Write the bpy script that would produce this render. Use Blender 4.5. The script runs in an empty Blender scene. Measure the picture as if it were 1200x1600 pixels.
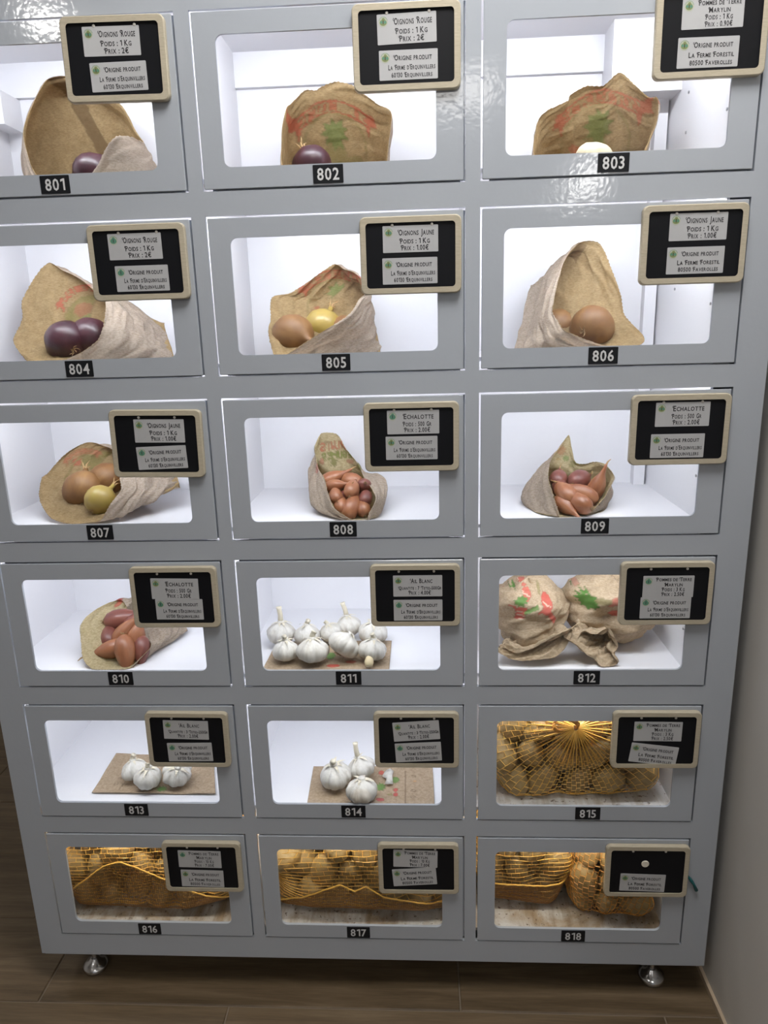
import bpy, bmesh, math, random
import numpy as np
from mathutils import Vector, Matrix, noise, Quaternion
from mathutils.bvhtree import BVHTree

scene = bpy.context.scene
COL = scene.collection
PI = math.pi
# ------------------------------------------------------------------ camera
CAM = np.array([0.12085159, -1.10524271, -0.31235969])
RM = np.array([[0.99850054, 0.04766504, -0.02692046],
               [-0.0140998, -0.25124362, -0.96782118],
               [-0.05289483, 0.96674955, -0.25019482]])   # world -> (right, down, forward)
FPX = 1115.54
cd = bpy.data.cameras.new('camera')
cam = bpy.data.objects.new('camera', cd); COL.objects.link(cam)
cd.sensor_fit = 'VERTICAL'; cd.sensor_height = 36.0; cd.lens = 36.0 * FPX / 1600.0
cd.clip_start = 0.02; cd.clip_end = 60
mw = Matrix.Identity(4)
for i in range(3):
    mw[i][0] = RM[0][i]; mw[i][1] = -RM[1][i]; mw[i][2] = -RM[2][i]; mw[i][3] = CAM[i]
cam.matrix_world = mw
scene.camera = cam
# ------------------------------------------------------------------ world, exposure
scene.view_settings.view_transform = 'Standard'
scene.view_settings.look = 'None'
scene.view_settings.gamma = 1.0
scene.view_settings.use_curve_mapping = False
scene.view_settings.exposure = 0.0
world = bpy.data.worlds.new('world'); scene.world = world; world.use_nodes = True
world.node_tree.nodes['Background'].inputs[0].default_value = (0.75, 0.85, 1.0, 1)
world.node_tree.nodes['Background'].inputs[1].default_value = 0.3
scene.cycles.use_denoising = True
scene.cycles.max_bounces = 10
scene.cycles.diffuse_bounces = 5
scene.cycles.transparent_max_bounces = 12
scene.cycles.caustics_reflective = False
scene.cycles.caustics_refractive = False
scene.cycles.sample_clamp_indirect = 4.0
FLOOR = -1.562
CEIL = 1.0

def area(name, loc, size, power, color, direction, parent=None):
    l = bpy.data.lights.new(name, 'AREA'); l.shape = 'RECTANGLE'; l.size, l.size_y = size
    l.energy = power; l.color = color
    o = bpy.data.objects.new(name, l); COL.objects.link(o)
    o.location = loc
    o.rotation_euler = Vector(direction).to_track_quat('-Z', 'Y').to_euler()
    if parent: o.parent = parent
    return o
# the room's ceiling panels (their housings are built further down) and the daylight of the rear shop window
PANELS = [((0.25, -0.58, CEIL - .03), (.6, .6), 15.5), ((-1.42, -2.24, CEIL - .03), (.15, .15), 2.0),
          ((0.25, -3.4, CEIL - .03), (.6, .6), 1.5), ((1.74, -6.1, CEIL - .03), (.32, 1.9), 3.0), ((-2.0, 0.45, CEIL - .03), (.45, .45), 2.5)]
for (loc, size, pw) in PANELS:
    area('panel_light', (loc[0], loc[1], loc[2] - .012), size, pw, (1.0, 0.97, 0.93), (0, 0, -1))
area('window_daylight', (0.8, -7.9, -0.3), (3.2, 2.0), 3.0, (0.85, 0.93, 1.0), (0, 1, 0))
LED_POWER = [1.40, 1.30, 0.90, 0.76, 0.66, 0.60]

# ------------------------------------------------------------------ helpers
def P(px, py, d):                      # the point at depth d (metres behind the door fronts) seen at a photo pixel
    v = RM.T @ np.array([(px - 600) / FPX, (py - 800) / FPX, 1.0])
    return Vector(CAM + v * ((d - CAM[1]) / v[1]))
def PF(px, py, z):                     # the point at height z
    v = RM.T @ np.array([(px - 600) / FPX, (py - 800) / FPX, 1.0])
    return Vector(CAM + v * ((z - CAM[2]) / v[2]))
def fl(row): return -0.264 * row - 0.096
def cx(col): return 0.4 * (col - 1)
def cz(row): return -0.264 * row

def tag(o, label=None, cat=None, group=None, kind=None):
    if label: o['label'] = label
    if cat: o['category'] = cat
    if group: o['group'] = group
    if kind: o['kind'] = kind
    return o
def link(name, me, parent=None, mat=None):
    o = bpy.data.objects.new(name, me); COL.objects.link(o)
    if parent: o.parent = parent
    if mat is not None and me is not None and not me.materials: me.materials.append(mat)
    return o
def empty(name, loc=(0, 0, 0), rot=(0, 0, 0), parent=None):
    o = bpy.data.objects.new(name, None); COL.objects.link(o); o.location = loc; o.rotation_euler = rot
    o.empty_display_size = .02
    if parent: o.parent = parent
    return o
def from_bm(name, bm, mat, parent=None, smooth=False):
    me = bpy.data.meshes.new(name); bm.normal_update(); bm.to_mesh(me); bm.free()
    if smooth: me.polygons.foreach_set('use_smooth', [True] * len(me.polygons))
    return link(name, me, parent, mat)
def pydata(name, v, f, mat, parent=None, smooth=False):
    me = bpy.data.meshes.new(name); me.from_pydata(v, [], f); me.update()
    if smooth: me.polygons.foreach_set('use_smooth', [True] * len(me.polygons))
    return link(name, me, parent, mat)
def bx(bm, x0, x1, y0, y1, z0, z1):
    vs = [bm.verts.new(p) for p in ((x0, y0, z0), (x1, y0, z0), (x1, y1, z0), (x0, y1, z0), (x0, y0, z1), (x1, y0, z1), (x1, y1, z1), (x0, y1, z1))]
    for f in ((3, 2, 1, 0), (4, 5, 6, 7), (0, 1, 5, 4), (1, 2, 6, 5), (2, 3, 7, 6), (3, 0, 4, 7)):
        bm.faces.new([vs[i] for i in f])
def box(name, x0, x1, y0, y1, z0, z1, mat, parent=None, bevel=0):
    bm = bmesh.new(); bx(bm, x0, x1, y0, y1, z0, z1)
    o = from_bm(name, bm, mat, parent)
    if bevel:
        m = o.modifiers.new('bevel', 'BEVEL'); m.width = bevel; m.segments = 2
    return o
def lathe_data(prof, n=20, ribs=None):
    v, f = [], []
    for k, (r, z) in enumerate(prof):
        for i in range(n):
            a = 2 * PI * i / n
            s = ribs(a, k / (len(prof) - 1)) if ribs else 1
            v.append((r * s * math.cos(a), r * s * math.sin(a), z))
    for k in range(len(prof) - 1):
        for i in range(n):
            j = (i + 1) % n
            f.append((k * n + i, k * n + j, (k + 1) * n + j, (k + 1) * n + i))
    f.append(tuple(range(n - 1, -1, -1))); f.append(tuple((len(prof) - 1) * n + i for i in range(n)))
    return v, f
def tube_data(pts, rads, n=6, v=None, f=None):
    v = [] if v is None else v; f = [] if f is None else f
    pts = [Vector(p) for p in pts]; base = len(v); m = len(pts)
    if not hasattr(rads, '__len__'): rads = [rads] * m
    ref = Vector((.31, .52, .8))
    for k, p in enumerate(pts):
        t = (pts[min(k + 1, m - 1)] - pts[max(k - 1, 0)]).normalized()
        a = t.cross(ref); a = a.normalized() if a.length > 1e-4 else t.orthogonal().normalized(); b = t.cross(a)
        for i in range(n):
            an = 2 * PI * i / n
            v.append(tuple(p + (a * math.cos(an) + b * math.sin(an)) * rads[k]))
    for k in range(m - 1):
        for i in range(n):
            j = (i + 1) % n
            f.append((base + k * n + i, base + k * n + j, base + (k + 1) * n + j, base + (k + 1) * n + i))
    f.append(tuple(base + i for i in range(n - 1, -1, -1))); f.append(tuple(base + (m - 1) * n + i for i in range(n)))
    return v, f
def rrect(w, h, r, n=5, cx_=0, cz_=0):
    out = []
    for (sx, sz, a0) in ((1, 1, 0), (-1, 1, 90), (-1, -1, 180), (1, -1, 270)):
        for i in range(n + 1):
            a = math.radians(a0 + 90 * i / n)
            out.append((cx_ + sx * (w / 2 - r) + r * math.cos(a), cz_ + sz * (h / 2 - r) + r * math.sin(a)))
    return out
def ring_prism(outer, inner, y0, y1, ch=0.0):
    # ring between two loops of equal length; front at y0 (towards the viewer side, -Y); ch = chamfer of front edges
    n = len(outer); v, f = [], []
    def loop(l, y): 
        b = len(v); v.extend((x, y, z) for x, z in l); return b
    def shr(l, k):
        cxm = sum(p[0] for p in l) / n; czm = sum(p[1] for p in l) / n
        return [(x - math.copysign(k, x - cxm), z - math.copysign(k, z - czm)) for x, z in l]
    o1 = loop(outer, y1); o0 = loop(outer, y0 + ch); oc = loop(shr(outer, ch), y0)
    ic = loop(shr(inner, -ch), y0); i0 = loop(inner, y0 + ch); i1 = loop(inner, y1)
    seq = [o1, o0, oc, ic, i0, i1, o1]
    for a, b in zip(seq[:-1], seq[1:]):
        for i in range(n):
            j = (i + 1) % n
            f.append((a + i, a + j, b + j, b + i))
    return v, f
def plate(loop, y0, y1):
    n = len(loop); v = [(x, y0, z) for x, z in loop] + [(x, y1, z) for x, z in loop]
    f = [tuple(range(n - 1, -1, -1)), tuple(range(n, 2 * n))]
    for i in range(n):
        j = (i + 1) % n; f.append((i, j, n + j, n + i))
    return v, f
def kids(o): return [c for c in o.children]
def copy_tree(o, parent=None):
    c = o.copy(); COL.objects.link(c); c.parent = parent
    for ch in kids(o):
        k = copy_tree(ch, c)
    return c

# ------------------------------------------------------------------ materials
MATS = {}
def mat(name, col, rough=.5, metal=0.0, spec=.5):
    m = bpy.data.materials.new(name); m.use_nodes = True
    b = m.node_tree.nodes['Principled BSDF']
    b.inputs['Base Color'].default_value = (*col, 1); b.inputs['Roughness'].default_value = rough
    b.inputs['Metallic'].default_value = metal; b.inputs['Specular IOR Level'].default_value = spec
    MATS[name] = m; return m
def nd(m, t, **kw):
    n = m.node_tree.nodes.new(t)
    for k, v in kw.items(): setattr(n, k, v)
    return n
def lk(m, a, b): m.node_tree.links.new(a, b)
def bsdf(m): return m.node_tree.nodes['Principled BSDF']
def coords(m, scale=(1, 1, 1), kind='Object'):
    tc = nd(m, 'ShaderNodeTexCoord'); mp = nd(m, 'ShaderNodeMapping'); mp.inputs['Scale'].default_value = scale
    lk(m, tc.outputs[kind], mp.inputs[0]); return mp.outputs[0]
def noise_ramp(m, vec, scale, stops, detail=5, rough=.6, dist=0):
    n = nd(m, 'ShaderNodeTexNoise'); n.inputs['Scale'].default_value = scale; n.inputs['Detail'].default_value = detail
    n.inputs['Roughness'].default_value = rough; n.inputs['Distortion'].default_value = dist
    lk(m, vec, n.inputs['Vector'])
    r = nd(m, 'ShaderNodeValToRGB'); e = r.color_ramp.elements
    while len(e) < len(stops): e.new(.5)
    for el, (p, c) in zip(e, stops): el.position = p; el.color = (*c, 1)
    lk(m, n.outputs[0], r.inputs[0]); return n.outputs[0], r.outputs[0]
def bump(m, h, strength, dist, normal=None):
    b = nd(m, 'ShaderNodeBump'); b.inputs['Strength'].default_value = strength; b.inputs['Distance'].default_value = dist
    lk(m, h, b.inputs['Height'])
    if normal is not None: lk(m, normal, b.inputs['Normal'])
    return b.outputs[0]

def m_powder(name, col, rough, spec=.5):
    m = mat(name, col, rough, 0, spec); v = coords(m)
    n = nd(m, 'ShaderNodeTexNoise'); n.inputs['Scale'].default_value = 130; n.inputs['Detail'].default_value = 1; lk(m, v, n.inputs['Vector'])
    lk(m, bump(m, n.outputs[0], .10, .0014), bsdf(m).inputs['Normal']); return m
CAB = m_powder('grey_powder_coat', (.415, .45, .505), .09)
CABDOOR = m_powder('door_powder_coat', (.415, .45, .505), .09)
INNER = m_powder('white_inner_paint', (.84, .84, .87), .22)
def m_dirty(name, base, dirt, thr):
    m = mat(name, base, .4); v = coords(m)
    _, c = noise_ramp(m, v, 9, [(thr - .12, base), (thr + .06, dirt), (thr + .2, tuple(x * .6 for x in dirt))], 9, .68, .6)
    v2 = coords(m, (60, 9, 9))
    n2, c2 = noise_ramp(m, v2, 1.0, [(.45, (1, 1, 1)), (.68, (.55, .47, .36))], 4, .6)
    mx = nd(m, 'ShaderNodeMixRGB', blend_type='MULTIPLY'); mx.inputs[0].default_value = .8
    lk(m, c, mx.inputs[1]); lk(m, c2, mx.inputs[2])
    v3 = coords(m)
    _, c3 = noise_ramp(m, v3, 120, [(.63, (1, 1, 1)), (.70, (.22, .15, .1))], 2, .5)
    mx2 = nd(m, 'ShaderNodeMixRGB', blend_type='MULTIPLY'); mx2.inputs[0].default_value = .9
    lk(m, mx.outputs[0], mx2.inputs[1]); lk(m, c3, mx2.inputs[2])
    lk(m, mx2.outputs[0], bsdf(m).inputs['Base Color']); return m
DIRTY = m_dirty('soiled_white_shelf', (.62, .6, .58), (.36, .27, .18), .52)
DIRTY2 = m_dirty('lightly_soiled_shelf', (.78, .76, .74), (.5, .4, .3), .60)
CHROME = mat('chrome_steel', (.62, .63, .65), .22, 1.0)
SCREW = mat('screw_steel', (.5, .5, .52), .35, 1.0)
BLACK = mat('black_plate', (.008, .009, .012), .5, 0, .25)
DIGIT = mat('silver_digit', (.62, .63, .65), .5)
SLATE = mat('chalkboard_black', (.006, .0065, .009), .5, 0, .2)
INKM = mat('printed_black', (.03, .03, .035), .5)
PAPERL = mat('laminated_white_paper', (.47, .48, .50), .25)
STICKER = mat('cream_magnet', (.72, .68, .58), .4)
LOGOG = mat('logo_green', (.20, .25, .10), .5)
LOGOT = mat('logo_teal', (.10, .26, .18), .5)
LOGOP = mat('logo_pale', (.42, .45, .36), .5)
RIBBON = mat('teal_ribbon', (.01, .12, .13), .5)
PEG = mat('pale_peg', (.6, .58, .55), .4)
GAPBLOCK = mat('dark_gap_block', (.05, .05, .06), .6)
def m_wood(name, c0, c1, scale=(4, 60, 60)):
    m = mat(name, c0, .5); v = coords(m, scale)
    n, c = noise_ramp(m, v, 3, [(.3, c0), (.7, c1)], 4, .6, .4); lk(m, c, bsdf(m).inputs['Base Color']); return m
FRAMEW = m_wood('pale_wood_frame', (.43, .385, .29), (.53, .475, .37), (30, 200, 200))
def m_plank():
    m = mat('wood_look_tile', (.2, .14, .09), .38)
    tc = nd(m, 'ShaderNodeTexCoord'); oi = nd(m, 'ShaderNodeObjectInfo')
    mul = nd(m, 'ShaderNodeVectorMath', operation='SCALE'); mul.inputs['Scale'].default_value = 13.7
    cmb = nd(m, 'ShaderNodeCombineXYZ')
    for i in range(3): lk(m, oi.outputs['Random'], cmb.inputs[i])
    lk(m, cmb.outputs[0], mul.inputs[0])
    add = nd(m, 'ShaderNodeVectorMath', operation='ADD'); lk(m, tc.outputs['Object'], add.inputs[0]); lk(m, mul.outputs[0], add.inputs[1])
    mp = nd(m, 'ShaderNodeMapping'); mp.inputs['Scale'].default_value = (1.6, 17, 1); lk(m, add.outputs[0], mp.inputs[0])
    n, c = noise_ramp(m, mp.outputs[0], 1.6, [(.25, (.082, .056, .031)), (.5, (.145, .102, .060)), (.75, (.22, .162, .102))], 7, .62, .8)
    mp2 = nd(m, 'ShaderNodeMapping'); mp2.inputs['Scale'].default_value = (8, 150, 1); lk(m, add.outputs[0], mp2.inputs[0])
    n2, c2 = noise_ramp(m, mp2.outputs[0], 2, [(.35, (.7, .7, .7)), (.65, (1, 1, 1))], 3, .6)
    mx = nd(m, 'ShaderNodeMixRGB', blend_type='MULTIPLY'); mx.inputs[0].default_value = .7
    lk(m, c, mx.inputs[1]); lk(m, c2, mx.inputs[2]); lk(m, mx.outputs[0], bsdf(m).inputs['Base Color'])
    lk(m, bump(m, n2, .15, .001), bsdf(m).inputs['Normal']); return m
PLANK = m_plank()
GROUT = mat('tile_joint', (.20, .16, .12), .8)
def m_wall(name, c):
    m = mat(name, c, .6); v = coords(m)
    n = nd(m, 'ShaderNodeTexNoise'); n.inputs['Scale'].default_value = 90; n.inputs['Detail'].default_value = 4; lk(m, v, n.inputs['Vector'])
    lk(m, bump(m, n.outputs[0], .12, .002), bsdf(m).inputs['Normal']); return m
WALL = m_wall('painted_plaster', (.60, .58, .55))
CEILM = m_wall('ceiling_plaster', (.75, .75, .73))
SKIRT = mat('beige_edge_strip', (.45, .36, .26), .5)
def m_glass():
    m = bpy.data.materials.new('clear_pane'); m.use_nodes = True; nt = m.node_tree
    for n in list(nt.nodes):
        if n.type != 'OUTPUT_MATERIAL': nt.nodes.remove(n)
    out = [n for n in nt.nodes][0]
    t = nt.nodes.new('ShaderNodeBsdfTransparent'); g = nt.nodes.new('ShaderNodeBsdfGlossy'); g.inputs['Roughness'].default_value = .03
    t.inputs[0].default_value = (.97, .98, .98, 1)
    lw = nt.nodes.new('ShaderNodeLayerWeight'); lw.inputs['Blend'].default_value = .5     # Schlick: .025 + .975 * facing^5
    pw = nt.nodes.new('ShaderNodeMath'); pw.operation = 'POWER'; pw.inputs[1].default_value = 5
    fr = nt.nodes.new('ShaderNodeMath'); fr.operation = 'MULTIPLY_ADD'; fr.inputs[1].default_value = .96; fr.inputs[2].default_value = .03
    nt.links.new(lw.outputs['Facing'], pw.inputs[0]); nt.links.new(pw.outputs[0], fr.inputs[0])
    mx = nt.nodes.new('ShaderNodeMixShader')
    nt.links.new(fr.outputs[0], mx.inputs[0]); nt.links.new(t.outputs[0], mx.inputs[1]); nt.links.new(g.outputs[0], mx.inputs[2])
    nt.links.new(mx.outputs[0], out.inputs[0]); return m
GLASS = m_glass()
def m_emit(name, col, s):
    m = bpy.data.materials.new(name); m.use_nodes = True; b = bsdf(m)
    b.inputs['Base Color'].default_value = (.8, .8, .8, 1)
    b.inputs['Emission Color'].default_value = (*col, 1); b.inputs['Emission Strength'].default_value = s
    return m
PANELM = m_emit('lit_diffuser', (1, .97, .93), 9.0)
SPOTM = m_emit('lit_spot', (1, .97, .93), 70.0)
TUBEM = m_emit('lit_tube_panel', (1, .98, .95), 22.0)
LEDM = m_emit('lit_led', (.94, .95, 1), 14.0)
LEDDIM = m_emit('lit_led_dim', (1, .93, .82), 5.0)

def m_paper(name, c0, c1, transl, inkamt=1.0):
    m = bpy.data.materials.new(name); m.use_nodes = True; nt = m.node_tree; b = bsdf(m)
    v = coords(m)
    n1, col = noise_ramp(m, v, 55, [(.3, c0), (.7, c1)], 6, .65, .3)
    n2, fib = noise_ramp(m, coords(m, (1, 1, 3.2)), 210, [(.36, (.66, .61, .54)), (.60, (1, 1, 1))], 4, .7)
    mx = nd(m, 'ShaderNodeMixRGB', blend_type='MULTIPLY'); mx.inputs[0].default_value = .8
    lk(m, col, mx.inputs[1]); lk(m, fib, mx.inputs[2])
    at = nd(m, 'ShaderNodeAttribute'); at.attribute_name = 'ink'
    am = nd(m, 'ShaderNodeMath', operation='MULTIPLY'); am.inputs[1].default_value = inkamt; lk(m, at.outputs['Alpha'], am.inputs[0])
    mi = nd(m, 'ShaderNodeMixRGB'); lk(m, am.outputs[0], mi.inputs[0]); lk(m, mx.outputs[0], mi.inputs[1]); lk(m, at.outputs['Color'], mi.inputs[2])
    lk(m, mi.outputs[0], b.inputs['Base Color'])
    b.inputs['Roughness'].default_value = .62; b.inputs['Specular IOR Level'].default_value = .25
    tr = nd(m, 'ShaderNodeBsdfTranslucent'); lk(m, mi.outputs[0], tr.inputs['Color'])
    vo = nd(m, 'ShaderNodeTexVoronoi', feature='DISTANCE_TO_EDGE'); vo.inputs['Scale'].default_value = 26
    wn = nd(m, 'ShaderNodeTexNoise'); wn.inputs['Scale'].default_value = 14; lk(m, v, wn.inputs['Vector'])
    va = nd(m, 'ShaderNodeMixRGB'); va.inputs[0].default_value = .12; lk(m, v, va.inputs[1]); lk(m, wn.outputs['Color'], va.inputs[2]); lk(m, va.outputs[0], vo.inputs['Vector'])
    cr = nd(m, 'ShaderNodeMath', operation='MINIMUM'); cr.inputs[1].default_value = .12; lk(m, vo.outputs['Distance'], cr.inputs[0])
    nb = bump(m, cr.outputs[0], .35, .006)
    lk(m, nb, b.inputs['Normal']); lk(m, nb, tr.inputs['Normal'])
    ms = nd(m, 'ShaderNodeMixShader'); ms.inputs[0].default_value = transl
    out = [n for n in nt.nodes if n.type == 'OUTPUT_MATERIAL'][0]
    lk(m, b.outputs[0], ms.inputs[1]); lk(m, tr.outputs[0], ms.inputs[2]); lk(m, ms.outputs[0], out.inputs[0])
    return m
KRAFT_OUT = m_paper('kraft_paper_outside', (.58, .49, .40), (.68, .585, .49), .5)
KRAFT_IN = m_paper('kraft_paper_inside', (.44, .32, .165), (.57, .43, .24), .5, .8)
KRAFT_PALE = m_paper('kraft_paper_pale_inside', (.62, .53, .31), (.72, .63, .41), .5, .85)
KRAFT_TAN = m_paper('kraft_paper_tan', (.54, .42, .28), (.64, .51, .36), .3)
KRAFT_SHEET = m_paper('kraft_paper_sheet', (.42, .32, .22), (.48, .37, .26), .1)

def m_veg(name, c0, c1, c2, sc=(1, 1, 1), scale=30, rough=.42, b_=.2):
    m = mat(name, c0, rough); v = coords(m, sc)
    n, c = noise_ramp(m, v, scale, [(.28, c0), (.5, c1), (.75, c2)], 5, .62, .3)
    lk(m, c, bsdf(m).inputs['Base Color']); lk(m, bump(m, n, b_, .003), bsdf(m).inputs['Normal']); return m
ONION_R = m_veg('red_onion_skin', (.025, .008, .012), (.05, .014, .022), (.09, .03, .04), (1, 1, .25), 40, .35)
ONION_Y = m_veg('yellow_onion_skin', (.15, .065, .022), (.21, .10, .032), (.29, .155, .055), (1, 1, .2), 45, .55)
ONION_G = m_veg('pale_onion_skin', (.33, .26, .06), (.38, .27, .07), (.34, .26, .09), (1, 1, .2), 40, .35)
SHALLOT = m_veg('shallot_skin', (.20, .068, .030), (.28, .105, .045), (.37, .17, .08), (1, 1, .18), 60, .38)
SHALLOT_D = m_veg('dark_shallot_skin', (.11, .034, .028), (.17, .052, .038), (.25, .09, .06), (1, 1, .18), 60, .38)
ROOTM = mat('dry_root', (.30, .19, .09), .8)
STEMM = mat('dry_stem', (.42, .27, .12), .7)
POTATO = m_veg('potato_skin', (.34, .225, .085), (.42, .29, .12), (.52, .38, .18), (1, 1, 1), 45, .5, .25)
POTATO_P = m_veg('pale_potato_skin', (.68, .60, .42), (.74, .66, .48), (.78, .70, .52), (1, 1, 1), 45, .5, .2)
NET = mat('yellow_net', (.90, .52, .10), .4)
NET_SHADE = mat('shade_brown_net', (.36, .17, .05), .55)  # brown stands in for shade on the lower sack fronts
NETO = mat('orange_net', (.72, .33, .06), .4)
def m_garlic():
    m = mat('garlic_skin', (.8, .77, .7), .5)
    n, c = noise_ramp(m, coords(m, (60, 60, 9)), 1.6, [(.3, (.56, .52, .45)), (.5, (.68, .655, .60)), (.75, (.74, .72, .68))], 5, .6)
    lk(m, c, bsdf(m).inputs['Base Color']); lk(m, bump(m, n, .7, .003), bsdf(m).inputs['Normal']); return m
GARLIC = m_garlic()
GSTEM = mat('garlic_stalk', (.72, .66, .52), .6)
GDRY = mat('garlic_dry_leaf', (.45, .34, .2), .7)
GCLOVE = mat('bare_clove', (.72, .60, .38), .45)

# ------------------------------------------------------------------ glyphs (built-in typeface outlines, laid out by hand)
GLY = {}
def glyph(ch, bold=0.0):
    k = (ch, bold)
    if ch == '1' and k not in GLY:          # a one with a flag
        w_ = .10 + 2 * bold
        GLY[k] = ([(.22, 0), (.22 + w_, 0), (.22 + w_, .70), (.22 + .1 * w_, .70), (.22, .56), (.04, .50), (.04, .50 + w_), (.22, .60)], [(0, 1, 2, 3, 4), (4, 3, 6, 5)], .22 + w_)
    if k not in GLY:
        cu = bpy.data.curves.new('g', 'FONT'); cu.body = ch; cu.resolution_u = 2; cu.offset = bold; cu.size = 1.0
        o = bpy.data.objects.new('g', cu); COL.objects.link(o)
        dg = bpy.context.evaluated_depsgraph_get(); dg.update()
        me = bpy.data.meshes.new_from_object(o.evaluated_get(dg))
        vs = [(v.co.x, v.co.y) for v in me.vertices]; fs = [tuple(p.vertices) for p in me.polygons]
        bpy.data.meshes.remove(me); bpy.data.objects.remove(o); bpy.data.curves.remove(cu)
        if vs:
            x0 = min(p[0] for p in vs); vs = [(x - x0, y) for x, y in vs]; w = max(p[0] for p in vs)
        else: w = .2
        GLY[k] = (vs, fs, w)
    return GLY[k]
SWASH = set('OPRFETMAQ')
def text_width(s, size, squeeze, fancy):
    return layout(s, size, squeeze, fancy, None, None)
def layout(s, size, squeeze, fancy, v, f, x=0, z=0, y=0, bold=.022, gap=.07):
    pen = 0.0
    words_start = True
    for ch in s:
        if ch == ' ': pen += size * .26; words_start = True; continue
        sc = size
        up = ch
        if fancy and ch.isalpha() and ch.islower(): up = ch.upper(); sc = size * .80
        elif fancy and ch.isalpha(): sc = size * 1.02
        vs, fs, w = glyph(up, bold)
        if fancy and words_start and ch in SWASH: pen += size * .10
        if v is not None:
            b = len(v)
            v.extend((x + pen + px * sc * squeeze, y, z + py * sc) for px, py in vs); f.extend(tuple(b + i for i in t) for t in fs)
            if fancy and ch in SWASH and words_start:      # the curl at the left of the capital
                n = 9; b = len(v); R1, R2 = size * .15, size * .07; ccx, ccz = x + pen - size * .02, z + size * .56
                for i in range(n + 1):
                    a = math.radians(60 + 230 * i / n)
                    v.append((ccx + R1 * math.cos(a) * .8, y, ccz + R1 * math.sin(a))); v.append((ccx + R2 * math.cos(a) * .8, y, ccz + R2 * math.sin(a)))
                for i in range(n): f.append((b + 2 * i, b + 2 * i + 1, b + 2 * i + 3, b + 2 * i + 2))
        pen += w * sc * squeeze + size * gap
        if ch.isalpha(): words_start = False
    return pen - size * gap

# ------------------------------------------------------------------ setting
def struct(o): o['kind'] = 'structure'; return o
fo = struct(box('floor', -3.4, 3.4, -8, 1.6, FLOOR - .06, FLOOR - .0025, GROUT))
pl_bm = bmesh.new(); bx(pl_bm, 0, .8155, 0, .1965, -.012, 0)
bmesh.ops.bevel(pl_bm, geom=[e for e in pl_bm.edges if all(v.co.z > -.001 for v in e.verts)], offset=.0015, segments=1, affect='EDGES')
plank_me = bpy.data.meshes.new('plank'); pl_bm.to_mesh(plank_me); pl_bm.free(); plank_me.materials.append(PLANK)
rnd = random.Random(4)
for j in range(-8, 8):
    y0 = -.0335 + .199 * j
    off = {0: -.636, -1: -.26, 1: -.95 + .2, 2: -.5}.get(j, rnd.random() * .8 - .6)
    for i in range(-3, 3):
        x0 = off + .818 * i
        if x0 > 0.66 or x0 + .8 < -2.4: continue
        p = link('plank', plank_me, fo); p.location = (x0, y0, FLOOR + rnd.uniform(-.0004, .0004))
struct(box('wall_right', .660, .80, -1.15, 1.6, FLOOR - .05, CEIL, WALL))
struct(box('baseboard_right', .654, .660, -1.15, 1.2, FLOOR, FLOOR + .012, SKIRT))
struct(box('wall_back', -3.4, 3.4, 1.6, 1.7, FLOOR - .05, CEIL, WALL))
struct(box('wall_left', -3.5, -3.4, -8, 1.7, FLOOR - .05, CEIL, WALL))
struct(box('wall_far_right', 3.4, 3.5, -8, 1.7, FLOOR - .05, CEIL, WALL))
struct(box('ceiling', -3.5, 3.5, -8.1, 1.7, CEIL, CEIL + .1, CEILM))
bm = bmesh.new()
for b in ((-3.5, -.85, -8.1, -8, FLOOR, CEIL), (2.45, 3.5, -8.1, -8, FLOOR, CEIL), (-.85, 2.45, -8.1, -8, FLOOR, -1.35), (-.85, 2.45, -8.1, -8, .75, CEIL)): bx(bm, *b)
struct(from_bm('wall_rear', bm, WALL))
wf = bmesh.new()
for b in ((-.85, 2.45, -8.08, -8.02, .70, .75), (-.85, 2.45, -8.08, -8.02, -1.35, -1.30), (-.85, -.80, -8.08, -8.02, -1.3, .7), (2.40, 2.45, -8.08, -8.02, -1.3, .7), (.78, .83, -8.08, -8.02, -1.3, .7)): bx(wf, *b)
w1 = struct(from_bm('window_1', wf, CAB)); box('window_pane', -.8, 2.4, -8.055, -8.05, -1.3, .7, GLASS, w1)
pv, pf = plate(rrect(.6, .6, .01), -.01, .01)
for k, (loc, size, pw) in enumerate(PANELS):
    t = empty('ceiling_panel', loc)
    w, h = size
    v, f = ring_prism(rrect(w + .04, h + .04, .01), rrect(w, h, .008), -.012, .029)
    v = [(a, c, -b) for a, b, c in v]; v = [(a, b, -c) for a, b, c in v]
    pydata('panel_frame', v, f, CEILM, t)
    box('diffuser', -w / 2, w / 2, -h / 2, h / 2, 0, .02, (PANELM, SPOTM, PANELM, TUBEM, PANELM)[k], t)
    tag(t, ['square lit ceiling panel right above the locker front', 'small bright ceiling spot left of the locker, behind the viewer', 'square lit ceiling panel in mid room, behind the viewer', 'long lit ceiling panel nearest the rear shop window', 'square lit ceiling panel at the far left, beside the locker'][k], 'ceiling light', 'lit panels in the ceiling')

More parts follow.
